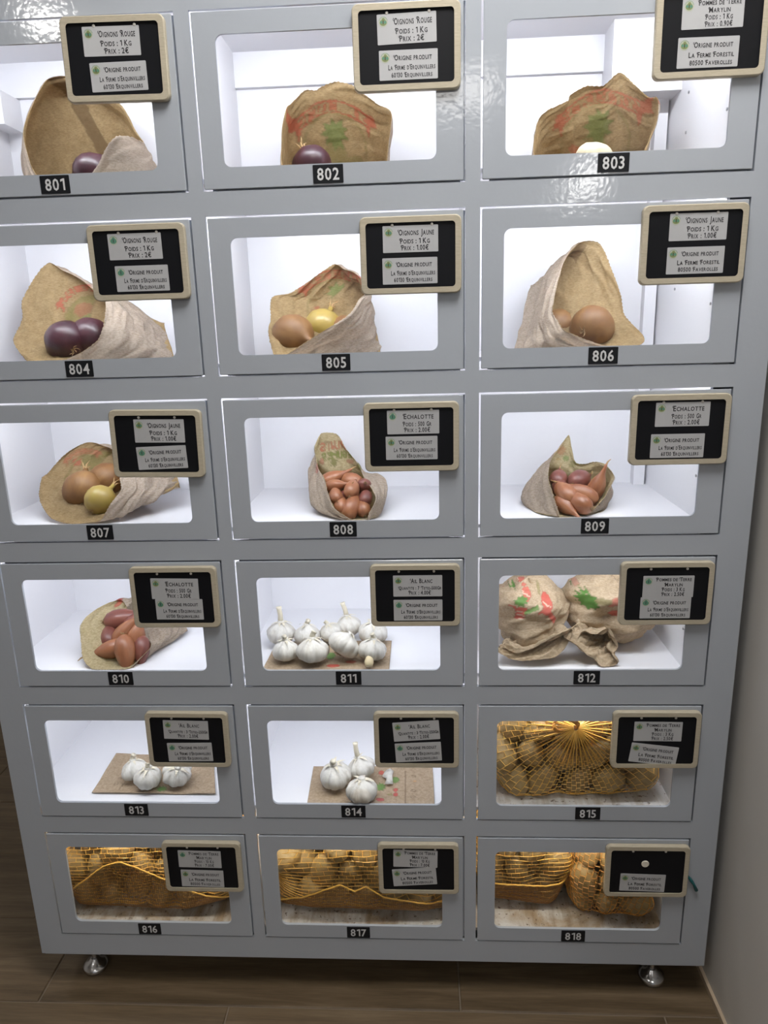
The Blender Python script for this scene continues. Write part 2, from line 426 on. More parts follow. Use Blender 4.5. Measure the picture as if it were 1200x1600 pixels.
# ------------------------------------------------------------------ locker
LK = empty('vending_locker', (0, 0, FLOOR))
tag(LK, 'tall grey metal vending locker with eighteen numbered windowed doors', 'locker')
LZ = -FLOOR                                 # children are written in world coordinates and lifted by this
def part(o): o.location.z += LZ; return o
X0, X1, Z0, Z1 = -.6355, .6355, -1.483, .40
OH, OV = .1895, .1150
xs = [X0]; zs = [Z0]
for c in range(3): xs += [cx(c) - OH, cx(c) + OH]
xs.append(X1)
for r in range(5, -1, -1): zs += [cz(r) - OV, cz(r) + OV + .0005]
zs.append(Z1)
def grid_frame(xs, zs, y0, y1):
    bm = bmesh.new(); solid = {}
    nx, nz = len(xs) - 1, len(zs) - 1
    for i in range(nx):
        for k in range(nz): solid[i, k] = not (i % 2 == 1 and k % 2 == 1)
    def q(*p): bm.faces.new([bm.verts.new(x) for x in p])
    for i in range(nx):
        for k in range(nz):
            if not solid[i, k]: continue
            a, b, c, d = xs[i], xs[i + 1], zs[k], zs[k + 1]
            q((a, y0, c), (b, y0, c), (b, y0, d), (a, y0, d)); q((b, y1, c), (a, y1, c), (a, y1, d), (b, y1, d))
            if not solid.get((i - 1, k)): q((a, y1, c), (a, y0, c), (a, y0, d), (a, y1, d))
            if not solid.get((i + 1, k)): q((b, y0, c), (b, y1, c), (b, y1, d), (b, y0, d))
            if not solid.get((i, k - 1)): q((a, y1, c), (b, y1, c), (b, y0, c), (a, y0, c))
            if not solid.get((i, k + 1)): q((a, y0, d), (b, y0, d), (b, y1, d), (a, y1, d))
    bmesh.ops.remove_doubles(bm, verts=bm.verts, dist=1e-6)
    return bm
part(from_bm('front_frame', grid_frame(xs, zs, 0, .006), CAB, LK))
DEPTH = .305; BACK = .42
part(box('side_panel', X0, X0 + .0035, .006, BACK, Z0, Z1, CAB, LK))
part(box('side_panel', X1 - .0035, X1, .006, BACK, Z0, Z1, CAB, LK))
part(box('back_panel', X0 + .0035, X1 - .0035, BACK - .004, BACK, Z0, Z1, CAB, LK))
part(box('top_panel', X0 + .0035, X1 - .0035, .022, BACK - .004, Z1 - .004, Z1, CAB, LK))
part(box('bottom_panel', X0 + .0035, X1 - .0035, .022, BACK - .004, Z0 + .004, Z0 + .008, CAB, LK))
part(box('back_wall', X0 + .004, X1 - .004, DEPTH, DEPTH + .004, Z0 + .01, Z1 - .01, INNER, LK))
for (a, b) in ((-.632, -.628), (-.2035, -.1995), (.1965, .2005), (.560, .564)):
    part(box('divider', a, b, .0105, DEPTH, Z0 + .01, Z1 - .01, INNER, LK))
part(box('ceiling_plate', -.628, .560, .012, DEPTH, .162, .168, INNER, LK))
# beam and cable duct at the back of the top row, posts at the back right of each row
part(box('back_beam', -.628, .445, .296, DEPTH, .106, .162, INNER, LK))
part(box('cable_duct', .445, .560, .235, DEPTH, .055, .162, INNER, LK))
part(box('cable_duct', -.628, -.598, .24, DEPTH, .05, .104, INNER, LK))
part(box('corner_post', .535, .556, .285, DEPTH, Z0 + .05, .055, INNER, LK))
part(box('corner_post', -.245, -.225, .29, DEPTH, Z0 + .05, .1, INNER, LK))
BAYS = [(-.628, -.2035), (-.1995, .1965), (.2005, .560)]
sh_led = {}
for r in range(6):
    for c in range(3):
        a, b = BAYS[c]
        m_ = DIRTY if r == 5 else (DIRTY2 if (r, c) in ((4, 2),) else INNER)
        s = part(box('shelf', a, b, .0115, DEPTH, fl(r) - .006, fl(r), m_, LK))
        # LED strip behind the top of the opening: carrier bar and its row of lamps
        zc = cz(r) + .150; dy = .018 if r == 5 else (.01 if (r, c) == (4, 2) else 0); led = part(box('led_strip', cx(c) - .165, cx(c) + .165, .014 + dy, .024 + dy, zc - .004, zc + .004, INNER, LK))
        bm = bmesh.new()
        for k in range(22):
            x = cx(c) - .1575 + k * .015; bx(bm, x - .0025, x + .0025, .024 + dy, .0248 + dy, zc - .0035, zc + .0015)
        lamps = from_bm('led_lamps', bm, LEDDIM if r == 5 else LEDM, led)
        area('compartment_led_light', (cx(c), .030 + dy, zc - .006 + LZ), (.33, .008), LED_POWER[r], (.93, .945, 1.0) if r < 5 else (1, .93, .8), (0, .62, -.78), LK)
        if c == 2:
            for (yy, zz) in ((.199, .002), (.037, -.027)) if r else ((.199, .041), (.199, -.018), (.036, -.027)):
                v, f = lathe_data([(.0022, 0), (.0022, .0015), (.0012, .002)], 8)
                o = pydata('screw', v, f, SCREW, LK); o.rotation_euler = (0, -PI / 2, 0); o.location = (.560, yy, cz(r) + zz + LZ)
# doors
DW, DH = .3730, .2250
WX0, WX1, WZ0, WZ1 = -.1555, .1490, -.0845, .0850
outer = rrect(DW, DH, .0015); win = rrect(WX1 - WX0, WZ1 - WZ0, .0105, 5, (WX0 + WX1) / 2, (WZ0 + WZ1) / 2)
dv, df = ring_prism(outer, win, -.0012, .0042, .0006)
def addbox(v, f, x0, x1, y0, y1, z0, z1):
    b = len(v)
    v += [(x0, y0, z0), (x1, y0, z0), (x1, y1, z0), (x0, y1, z0), (x0, y0, z1), (x1, y0, z1), (x1, y1, z1), (x0, y1, z1)]
    f += [tuple(b + i for i in t) for t in ((3, 2, 1, 0), (4, 5, 6, 7), (0, 1, 5, 4), (1, 2, 6, 5), (2, 3, 7, 6), (3, 0, 4, 7))]
addbox(dv, df, DW / 2 - .006, DW / 2 - .002, .0040, .0068, -DH / 2 + .01, DH / 2 - .01)
addbox(dv, df, -DW / 2 + .012, DW / 2 - .006, .0040, .0068, -DH / 2 + .002, -DH / 2 + .005)
addbox(dv, df, DW / 2 - .004, DW / 2 + .0028, .0066, .010, -DH / 2, DH / 2)          # added lips that keep light out of the right and lower gaps
addbox(dv, df, -DW / 2 + .01, DW / 2 - .004, .0066, .010, -DH / 2 - .0022, -DH / 2 + .004)
door_me = bpy.data.meshes.new('door'); door_me.from_pydata(dv, [], df); door_me.update(); door_me.materials.append(CABDOOR)
gv, gf = plate(rrect(WX1 - WX0 + .006, WZ1 - WZ0 + .006, .011, 5, (WX0 + WX1) / 2, (WZ0 + WZ1) / 2), .0044, .0062)
pane_me = bpy.data.meshes.new('window_pane'); pane_me.from_pydata(gv, [], gf); pane_me.update(); pane_me.materials.append(GLASS)
nv, nf = plate(rrect(.0435, .0245, .0006, 1), -.0020, -.0012)
np_me = bpy.data.meshes.new('number_plate'); np_me.from_pydata(nv, [], nf); np_me.update(); np_me.materials.append(BLACK)
rr = random.Random(11)
PLX = {814: -.0095, 815: .0063, 816: -.0125, 817: -.010, 818: -.009}
for r in range(6):
    for c in range(3):
        n = 801 + r * 3 + c
        d = link('door', door_me, LK); d.location = (cx(c), 0, cz(r) + LZ)
        link('window_pane', pane_me, d)
        if r >= 3: box('gap_light_block', -DW / 2 + .004, DW / 2 + .002, .0066, .0095, DH / 2 - .004, DH / 2 + .0034, GAPBLOCK, d)  # added dark strip that stops LED light in the top gap
        npl = link('number_plate', np_me, d); npl.location = (PLX.get(n, -.0062 + rr.uniform(-.002, .002)), 0, -.0978 - (.001 if r == 5 else 0))
        v, f = [], []
        w = layout(str(n), .0225, .88, False, None, None, bold=.018, gap=.08)
        layout(str(n), .0225, .88, False, v, f, -w / 2, -.0080, -.00215, .018, .08)
        dg_ = pydata('digits', v, f, DIGIT, d); dg_.location = npl.location
# feet
fprof = [(.018, 0), (.0215, .002), (.0225, .006), (.0215, .011), (.016, .015), (.0105, .020), (.0075, .0245), (.006, .026)]
for (x, y) in ((-.557, .045), (.557, .045), (-.557, .36), (.557, .36)):
    v, f = lathe_data(fprof, 24); v = [(a * 1.12, b * 1.12, h) for a, b, h in v]; ft = pydata('levelling_foot', v, f, CHROME, LK, True); ft.location = (x, y, .0003)
    v, f = lathe_data([(.0055, .024)] + [(.0055 + (.0008 if k % 2 else 0), .026 + .003 * k) for k in range(20)], 14); pydata('threaded_stud', v, f, CHROME, ft, True)
    v, f = lathe_data([(.013, .045), (.0145, .047), (.0145, .053), (.013, .055)], 6); pydata('lock_nut', v, f, CHROME, ft)
for x0, x1 in ((X0 + .004, X0 + .115), (X1 - .115, X1 - .004)):
    part(box('foot_bracket', x0, x1, .004, .12, Z0 - .005, Z0 - .0002, CAB, LK))

# ------------------------------------------------------------------ price boards
FE = ["La Ferme d'Erquinvillers", "60130 Erquinvillers"]; FF = ["La Ferme Forestil", "80500 Faverolles"]
OR_ = ["Oignons Rouge", "Poids : 1 Kg", "Prix : 2€"]; OJ = ["Oignons Jaune", "Poids : 1 Kg", "Prix : 1.00€"]
EC = ["Echalotte", "Poids : 500 Gr", "Prix : 2.00€"]
def PT(a, b): return ["Pommes de Terre", "Marylin", "Poids : " + a, "Prix : " + b]
def AI(q, p): return ["Ail Blanc", "Quantite : " + q, "Prix : " + p]
BOARDS = {801: (OR_, FE, (.48, .29, 0), (.52, .70, 1)), 802: (OR_, FE, (.505, .29, 1), (.515, .70, 0)), 803: (PT("1 Kg", "0.90€"), FF, (.505, .28, 0), (.485, .71, -.5)),
 804: (OR_, FE, (.48, .29, 0), (.52, .71, 0)), 805: (OJ, FE, (.50, .29, 0), (.49, .70, 0)), 806: (OJ, FF, (.535, .28, 0), (.53, .70, 0)),
 807: (OJ, FE, (.535, .31, 0), (.54, .705, 2.5)), 808: (EC, FE, (.52, .285, 0), (.50, .66, 0)), 809: (EC, FE, (.52, .283, 0), (.49, .73, 0)),
 810: (EC, FE, (.51, .36, -1), (.54, .70, -.5)), 811: (AI("7 Tetes-500Gr", "4.00€"), FE, (.53, .345, 0), (.53, .74, 0)), 812: (PT("3 Kg", "2.50€"), FE, (.52, .39, 0), (.505, .73, 0)),
 813: (AI("3 Tetes-250Gr", "2.00€"), FE, (.485, .32, -1), (.51, .73, 1)), 814: (AI("3 Tetes-250Gr", "2.00€"), FE, (.5, .335, 4), (.52, .72, 3)), 815: (PT("3 Kg", "2.50€"), FF, (.52, .35, -.5), (.49, .76, -7)),
 816: (PT("10 Kg", "7.00€"), FF, (.47, .345, -1), (.48, .74, -1)), 817: (PT("10 Kg", "7.00€"), FF, (.465, .30, -1.5), (.45, .665, 4)), 818: (None, FF, None, (.46, .73, -1.5))}
TPOS = {801: (.105, .0577), 802: (.109, .0555), 803: (.1135, .0545), 804: (.1075, .0545), 805: (.110, .052), 806: (.1115, .054), 807: (.106, .0477), 808: (.1065, .0507), 809: (.112, .0538),
 810: (.108, .0537), 811: (.108, .0537), 812: (.1105, .0538), 813: (.1045, .0507), 814: (.106, .0513), 815: (.112, .0527), 816: (.1065, .0495), 817: (.1055, .0512), 818: (.114, .0517)}
TROLL = {801: -.8, 807: -1.0, 803: .3, 813: -.4, 817: .3}
BWI, BHE = .1465, .107
fv, ff = ring_prism(rrect(BWI, BHE, .0085, 6), rrect(BWI - .0150, BHE - .0150, .0050, 6), -.0095, -.0015, .0012)
fr_me = bpy.data.meshes.new('wooden_frame'); fr_me.from_pydata(fv, [], ff); fr_me.update(); fr_me.materials.append(FRAMEW)
sv, sf = plate(rrect(BWI - .0148, BHE - .0148, .0050, 6), -.0068, -.0016)
sl_me = bpy.data.meshes.new('slate'); sl_me.from_pydata(sv, [], sf); sl_me.update(); sl_me.materials.append(SLATE)
gv, gf = lathe_data([(.0021, 0), (.0021, .0008), (.0012, .0013)], 10)
pg_me = bpy.data.meshes.new('peg'); pg_me.from_pydata([(x, -z, y) for x, y, z in gv], [], gf); pg_me.update(); pg_me.materials.append(PEG)
def disc(v, f, x, z, y, r, n=16, sx=1, sz=1, jag=0, rnd_=None):
    b = len(v)
    for i in range(n):
        a = 2 * PI * i / n; q = r * (1 - (jag if i % 2 else 0))
        v.append((x + q * sx * math.cos(a), y, z + q * sz * math.sin(a)))
    f.append(tuple(b + i for i in range(n)))
def logo_mesh(name, teal):
    v, f, mi = [], [], []
    disc(v, f, 0, 0, -.00015, .0066, 22); mi += [2]
    disc(v, f, 0, -.0010, -.00022, .0050, 16, 1.0, .8); mi += [0]
    disc(v, f, .0002, .0026, -.00028, .0026, 11, 1, 1, .25); mi += [0]
    disc(v, f, -.0026, -.0004, -.0003, .0020, 9, 1, 1, .2); mi += [1]
    disc(v, f, .0026, -.0006, -.0003, .0022, 9, 1, 1, .2); mi += [1]
    b = len(v); v += [(-.0005, -.00032, -.003), (.0005, -.00032, -.003), (.0005, -.00032, .002), (-.0005, -.00032, .002)]; f.append((b, b + 1, b + 2, b + 3)); mi += [3]
    b = len(v)                                           # ring of lettering dashes round the top
    for i in range(9):
        a = math.radians(20 + i * 17.5)
        for (rr_, da) in ((.0058, -.09), (.0058, .09), (.0065, .09), (.0065, -.09)): v.append((rr_ * math.cos(a + da), -.0003, rr_ * math.sin(a + da)))
        f.append(tuple(b + 4 * i + k for k in range(4))); mi += [1]
    me = bpy.data.meshes.new(name); me.from_pydata(v, [], f); me.update()
    for m_ in (LOGOT if teal else LOGOG, LOGOT, LOGOP, INKM): me.materials.append(m_)
    me.polygons.foreach_set('material_index', mi); return me
logoA, logoB = logo_mesh('farm_logo', False), logo_mesh('farm_logo', True)
def fit_line(v, f, s, size, x, z, maxw, y=-.0002):
    w = layout(s, size, .60, True, None, None)
    sq = .60
    for _ in range(3):
        sq = min(sq * maxw / w, .82); w = layout(s, size, sq, True, None, None)
    layout(s, size, sq, True, v, f, x - w / 2, z, y)
def paper_label(parent, lines, origin, pos, logo):
    LW, LH = .0800, .0365
    px, py, rot = pos
    v, f = plate(rrect(LW, LH, .0008, 1), -.0004, 0)
    o = pydata('paper_label', v, f, PAPERL, parent)
    o.location = ((px - .5) * BWI, -.00685, (.5 - py) * BHE); o.rotation_euler = (0, math.radians(-rot), 0)
    v, f = [], []
    y = -.0006
    if origin:
        fit_line(v, f, "Origine produit", .0092, .006, .0058, .052, y)
        fit_line(v, f, lines[0], .0086, .0045, -.0058, .064, y); fit_line(v, f, lines[1], .0082, .0045, -.0150, .056, y)
    elif len(lines) == 4:
        for s, z, w_ in zip(lines, (.0092, .0004, -.0078, -.0160), (.056, .034, .036, .036)): fit_line(v, f, s, .0088, .008, z, w_, y)
    elif lines[1].startswith('Quant'):
        fit_line(v, f, lines[0], .0105, .006, .0052, .036, y); fit_line(v, f, lines[1], .0080, .0035, -.0062, .070, y); fit_line(v, f, lines[2], .0098, .003, -.0150, .036, y)
    else:
        fit_line(v, f, lines[0], .0110, .008, .0050, .052, y); fit_line(v, f, lines[1], .0098, .006, -.0062, .044, y); fit_line(v, f, lines[2], .0098, .006, -.0154, .040, y)
    pydata('lettering', v, f, INKM, o)
    lg = link('farm_logo', logo, o); lg.location = (-.0315, -.0004, .0092); lg.scale = (.95, 1, .95)
WHAT = {801: 'red onions, over the bag with a dark seam stripe', 802: 'red onions, middle door of the top row', 803: 'one kilo of potatoes, rightmost of the top row', 804: 'red onions, leftmost door of the second row',
 805: 'yellow onions, beside the bag with a leaning front flap', 806: 'yellow onions, beside the tall tent shaped bag', 807: 'yellow onions, over the bag lying open on its side', 808: 'shallots, beside the bag with a printed flap', 809: 'shallots, beside the bag with a pointed tip',
 810: 'shallots, over the cone shaped bag', 811: 'seven white garlic heads', 812: 'three kilos of potatoes, over two crumpled bags', 813: 'three garlic heads, with straight slips, on the left door', 814: 'three garlic heads, with tilted slips, on the middle door', 815: 'three kilos of potatoes, its lower slip tilted clockwise',
 816: 'ten kilos of potatoes, on the bottom left door', 817: 'ten kilos of potatoes, its lower slip tilted upward', 818: 'nothing but the origin slip and a round cream magnet'}
for n, (l1, l2, p1, p2) in BOARDS.items():
    c, r = (n - 801) % 3, (n - 801) // 3
    t = empty('price_board', (cx(c) + TPOS[n][0], -.0005, cz(r) + TPOS[n][1]), (0, math.radians(-TROLL.get(n, 0)), 0))
    tag(t, 'wood framed black price board for ' + WHAT[n], 'sign', 'price boards on the locker doors')
    link('wooden_frame', fr_me, t); link('slate', sl_me, t)
    for sx in (-.026, .031):
        o = link('peg', pg_me, t); o.location = (sx, -.0066, .0415)
    if l1: paper_label(t, l1, False, p1, logoA if n % 4 else logoB)
    else:
        v, f = lathe_data([(.0066, 0), (.0068, .001), (.006, .002)], 22); o = pydata('round_magnet', [(x, -z, y) for x, y, z in v], f, STICKER, t); o.location = (-.0035, -.0066, .0158)
    paper_label(t, l2, True, p2, logoB if n in (804, 807, 810, 811, 812, 813, 814) else logoA)

# ------------------------------------------------------------------ print painting on paper (flat print stored as a colour attribute)
RED = (.55, .06, .05); GRN = (.10, .26, .05); DGR = (.06, .16, .03); OLV = (.22, .22, .06); BRN = (.20, .11, .05); PNK = (.50, .16, .13)
def seg_dist(p, a, b):
    ab = b - a; t = np.clip(((p - a) @ ab) / max(ab @ ab, 1e-12), 0, 1); return np.linalg.norm(p - (a + t[:, None] * ab), axis=1)
def in_poly(p, poly):
    x, y = p[:, 0], p[:, 1]; ins = np.zeros(len(p), bool); n = len(poly)
    for i in range(n):
        x1, y1 = poly[i]; x2, y2 = poly[(i + 1) % n]
        if y1 == y2: continue
        c = ((y1 > y) != (y2 > y)) & (x < (x2 - x1) * (y - y1) / (y2 - y1) + x1); ins ^= c
    return ins
def paint(pts, shapes):
    out = np.zeros((len(pts), 4), np.float32)
    for s in shapes:
        k, col, al = s[0], s[1], s[2]
        if k == 'disc': m = ((pts[:, 0] - s[3]) / s[5]) ** 2 + ((pts[:, 1] - s[4]) / s[6]) ** 2 < 1
        elif k == 'ring':
            d = np.hypot((pts[:, 0] - s[3]), (pts[:, 1] - s[4]) * s[7]); m = abs(d - s[5]) < s[6]
        elif k == 'poly': m = in_poly(pts, s[3])
        elif k == 'line':
            q = [np.array(a, float) for a in s[3]]; d = np.full(len(pts), 9.)
            for a, b in zip(q[:-1], q[1:]): d = np.minimum(d, seg_dist(pts, a, b))
            m = d < s[4]
        out[m, :3] = col; out[m, 3] = al
    return out
STROKES = {'F': [[(0, 0), (0, 1), (.6, 1)], [(0, .5), (.45, .5)]], 'R': [[(0, 0), (0, 1), (.5, 1), (.6, .8), (.5, .55), (0, .55)], [(.25, .55), (.6, 0)]], 'U': [[(0, 1), (0, .15), (.15, 0), (.45, 0), (.6, .15), (.6, 1)]], 'I': [[(.1, 0), (.1, 1)]],
 'T': [[(0, 1), (.7, 1)], [(.35, 1), (.35, 0)]], 'S': [[(.6, .9), (.45, 1), (.1, 1), (0, .8), (.1, .55), (.5, .45), (.6, .2), (.5, 0), (.1, 0), (0, .12)]], 'L': [[(0, 1), (0, 0), (.5, 0)]], 'E': [[(.55, 1), (0, 1), (0, 0), (.55, 0)], [(0, .5), (.45, .5)]],
 'G': [[(.6, .9), (.4, 1), (.1, .9), (0, .5), (.1, .1), (.4, 0), (.6, .15), (.6, .45), (.35, .45)]], 'M': [[(0, 0), (0, 1), (.35, .4), (.7, 1), (.7, 0)]]}
def word(s, x, z, size, ang, col, al, mirror=False, wd=.14):
    out = []; pen = 0; ca, sa = math.cos(ang), math.sin(ang); tot = sum((.3 if c == 'I' else .95) for c in s) * size
    for ch in s:
        for st in STROKES[ch]:
            q = []
            for a, b in st:
                u, w = (pen + a * size - tot / 2), b * size
                if mirror: u = -u
                q.append((x + u * ca - w * sa, z + u * sa + w * ca))
            out.append(('line', col, al, q, wd * size))
        pen += (.3 if ch == 'I' else .95) * size
    return out
def spiky(cx_, cz_, r, n=11, sx=1, sz=1, seed=0):
    q = random.Random(seed); o = []
    for i in range(2 * n):
        a = PI * i / n; k = r * (1 if i % 2 else q.uniform(.5, .72)); o.append((cx_ + k * sx * math.cos(a), cz_ + k * sz * math.sin(a)))
    return o
def banner(cx_, cz_, w, h, sag, col, al, tilt=0):
    # an arched ribbon with two swallow tails and a row of little letters
    out = []; n = 16; up, lo = [], []
    ct, st_ = math.cos(tilt), math.sin(tilt)
    R = lambda u, v_: (cx_ + u * ct - v_ * st_, cz_ + u * st_ + v_ * ct)
    for i in range(n + 1):
        t = -1 + 2 * i / n; u = t * w / 2; v_ = sag * (1 - t * t)
        up.append(R(u, v_ + h / 2)); lo.append(R(u, v_ - h / 2))
    out.append(('line', col, al, up, h * .10)); out.append(('line', col, al, lo, h * .10))
    for i in range(1, n * 2):
        t = -1 + i / n; u = t * w / 2; v_ = sag * (1 - t * t); hh = h * (.22 if i % 3 else .30)
        if i % 5 != 4: out.append(('line', col, al * .85, [R(u, v_ - hh), R(u + h * .06, v_ + hh)], h * .10))
    for s in (-1, 1):
        b = s * w / 2
        out.append(('poly', col, al, [R(b, h * .6), R(b + s * h * .7, h * .35), R(b + s * h * 1.1, -h * .9), R(b + s * h * .4, -h * .55), R(b + s * h * .1, -h * 1.6), R(b - s * h * .25, -h * .5)]))
    return out
def emblem(x, z, s, a=.55, tilt=0):
    out = banner(x, z + s * .42, s * 1.35, s * .17, s * .28, RED, a, tilt)
    out.append(('ring', OLV, a * .6, x, z, s * .62, s * .022, 1.05))
    out.append(('disc', OLV, a * .75, x + s * .02, z - s * .12, s * .22, s * .34)); out.append(('poly', GRN, a, spiky(x + s * .02, z + s * .28, s * .30, 9, 1, .95, 3)))
    out.append(('disc', RED, a * .75, x - s * .36, z - s * .16, s * .17, s * .19)); out.append(('line', OLV, a * .5, [(x - s * .50, z - s * .05), (x - s * .25, z - s * .3)], s * .02))
    out.append(('disc', OLV, a * .7, x + s * .35, z - s * .22, s * .20, s * .14)); out.append(('disc', PNK, a * .6, x + s * .2, z - s * .38, s * .16, s * .12)); out.append(('disc', GRN, a * .6, x - s * .08, z - s * .42, s * .2, s * .1))
    return out

# ------------------------------------------------------------------ paper bags
def cr(p0, p1, p2, p3, t, k=.42):
    m1 = (p2 - p0) * k; m2 = (p3 - p1) * k; t2 = t * t; t3 = t2 * t
    return p1 * (2 * t3 - 3 * t2 + 1) + m1 * (t3 - 2 * t2 + t) + p2 * (-2 * t3 + 3 * t2) + m2 * (t3 - t2)
def crease(p, s):
    d, _ = noise.voronoi(p * s, distance_metric='DISTANCE', exponent=2.5)
    return min(d[1] - d[0], .5)
def lattice(seed, n, m):
    q = random.Random(seed); g = [[q.uniform(-1, 1) for _ in range(n)] for _ in range(m + 2)]
    ju = [[q.uniform(-.3, .3) for _ in range(n)] for _ in range(m + 2)]
    def h(u, v):                            # piecewise flat facets between random heights, u periodic
        y = v * m; j = min(int(y), m - 1); fy = y - j; x = u * n + (.5 * j) + .6 * math.sin(5 * v + 2 * PI * u); i = math.floor(x); fx = x - i
        a, b, c, d = g[j][i % n], g[j][(i + 1) % n], g[j + 1][i % n], g[j + 1][(i + 1) % n]
        if fx + fy < 1: return a + (b - a) * fx + (c - a) * fy
        return d + (c - d) * (1 - fx) + (b - d) * (1 - fy)
    return h
def make_bag(name, row, rim, e1, e2, bulge=1.12, mid=.42, crumple=.0035, shapes=(), ymask=0.0, vmask=1.0, seed=0, floor=None, midring=None, nu=190, nv=60, mats=None, parent=None, rough_rim=.0006, midoff=(0, 0, 0)):
    zf = (fl(row) if floor is None else floor) + .0012
    if midring: assert len(midring) == len(rim)
    area2 = sum(a[0] * b[1] - b[0] * a[1] for a, b in zip(rim, rim[1:] + rim[:1]))
    if area2 < 0:
        rim = rim[::-1]
        if midring: midring = midring[::-1]
    R0 = [P(*q) for q in rim]; K = len(R0)
    # even out points by length
    E1, E2 = P(*e1), P(*e2)
    cen = sum(R0, Vector()) / K; dv_ = E2 - E1
    prj = [(p - cen).dot(dv_) for p in R0]; lo, hi = min(prj), max(prj)
    EN = [E1 + dv_ * ((q - lo) / (hi - lo)) for q in prj]
    def ring(t, b):
        r = [a.lerp(e, t) for a, e in zip(R0, EN)]; c = sum(r, Vector()) / K
        return [c + (p - c) * b + Vector(midoff) * (1 if 0 < t < 1 else 0) for p in r]
    rings = [R0, ring(mid * .5, 1 + (bulge - 1) * .75), ring(mid, bulge), ring(.5 * (1 + mid), 1 + (bulge - 1) * .7), EN]
    if midring:
        M = [P(*q) for q in midring]
        rings[2] = M; rings[1] = [a.lerp(b_, .5) for a, b_ in zip(R0, M)]; cm = [a.lerp(b_, .45) for a, b_ in zip(M, EN)]; cc = sum(cm, Vector()) / K; rings[3] = [cc + (p - cc) * 1.12 for p in cm]
    la, lb = lattice(seed * 7 + 1, 13, 6), lattice(seed * 7 + 2, 31, 14)
    # dense loops
    L = [0]
    for i in range(K): L.append(L[-1] + (R0[(i + 1) % K] - R0[i]).length + .004)
    us = []
    for j in range(nu):
        s = L[-1] * j / nu; i = max(k for k in range(K) if L[k] <= s + 1e-9); us.append((i, (s - L[i]) / (L[i + 1] - L[i])))
    loops = []
    for rg in rings:
        loops.append([cr(rg[(i - 1) % K], rg[i], rg[(i + 1) % K], rg[(i + 2) % K], t) for i, t in us])
    nr = len(rings); V = []
    off = Vector((seed * 3.1, seed * 1.7, 0))
    for k in range(nv + 1):
        s = (nr - 1) * (k / nv) ** 1.15; i = min(int(s), nr - 2); t = s - i
        for j in range(nu):
            p = cr(loops[max(i - 1, 0)][j], loops[i][j], loops[i + 1][j], loops[min(i + 2, nr - 1)][j], t)
            V.append(p)
    V2 = []
    for k in range(nv + 1):
        w = min(1, k / 6 + .35)
        for j in range(nu):
            p = V[k * nu + j]; a = V[k * nu + (j + 1) % nu] - V[k * nu + (j - 1) % nu]
            b = V[min(k + 1, nv) * nu + j] - V[max(k - 1, 0) * nu + j]
            n = a.cross(b); n = n.normalized() if n.length > 1e-12 else Vector((0, 0, 1))
            h = la(j / nu, k / nv) * 1.5 + lb(j / nu, k / nv) * .55 + noise.noise((p + off) * 14) * .5 + (crease(p + off * 2, 60) - .2) * .25
            q = p + n * (h * crumple * w)
            if k == 0: q += b.normalized() * (-rough_rim * (1 if j % 2 else -1) + noise.noise(p * 260) * rough_rim * 2)
            q.z = max(q.z, zf); q.y = min(max(q.y, .0225), DEPTH - .006)
            V2.append(q)
    F = []
    for k in range(nv):
        for j in range(nu):
            j2 = (j + 1) % nu; F.append((k * nu + j, (k + 1) * nu + j, (k + 1) * nu + j2, k * nu + j2))
    base = Vector((sum(p.x for p in V2) / len(V2), sum(p.y for p in V2) / len(V2), zf - .0012))
    o = pydata(name, [tuple(p - base) for p in V2], F, None, parent, True); o.location = base
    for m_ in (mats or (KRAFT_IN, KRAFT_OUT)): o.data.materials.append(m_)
    at = o.data.attributes.new('ink', 'FLOAT_COLOR', 'POINT')
    if shapes:
        pts = np.array([(p.x, p.z) for p in V2]); ink = paint(pts, shapes)
        kk = np.repeat(np.arange(nv + 1), nu); ys = np.array([p.y for p in V2])
        ink[(ys < ymask) | (kk > nv * vmask)] = 0
    else: ink = np.zeros((len(V2), 4), np.float32)
    at.data.foreach_set('color', ink.ravel())
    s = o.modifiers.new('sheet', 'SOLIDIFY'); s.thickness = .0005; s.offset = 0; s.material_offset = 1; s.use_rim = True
    return o
def XZ(px, py, d): p = P(px, py, d); return p.x, p.z
def line_px(pts, d, w, col, al): return ('line', col, al, [XZ(a, b, d) for a, b in pts], w)

# -- 801
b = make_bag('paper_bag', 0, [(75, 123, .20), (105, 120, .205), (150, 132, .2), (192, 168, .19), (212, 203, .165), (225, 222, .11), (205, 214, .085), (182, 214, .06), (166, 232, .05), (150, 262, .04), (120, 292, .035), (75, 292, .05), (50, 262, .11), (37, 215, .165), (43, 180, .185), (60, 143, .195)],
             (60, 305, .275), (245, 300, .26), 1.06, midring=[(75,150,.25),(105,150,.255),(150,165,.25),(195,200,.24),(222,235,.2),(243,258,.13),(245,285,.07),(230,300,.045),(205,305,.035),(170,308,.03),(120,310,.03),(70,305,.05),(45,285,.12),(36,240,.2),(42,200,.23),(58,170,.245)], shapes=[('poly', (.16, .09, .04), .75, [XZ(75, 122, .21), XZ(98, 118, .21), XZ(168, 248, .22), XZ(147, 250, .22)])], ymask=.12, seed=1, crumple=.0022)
tag(b, 'open brown paper bag with a dark slanting seam stripe, in compartment 801', 'bag', 'paper bags in the locker')
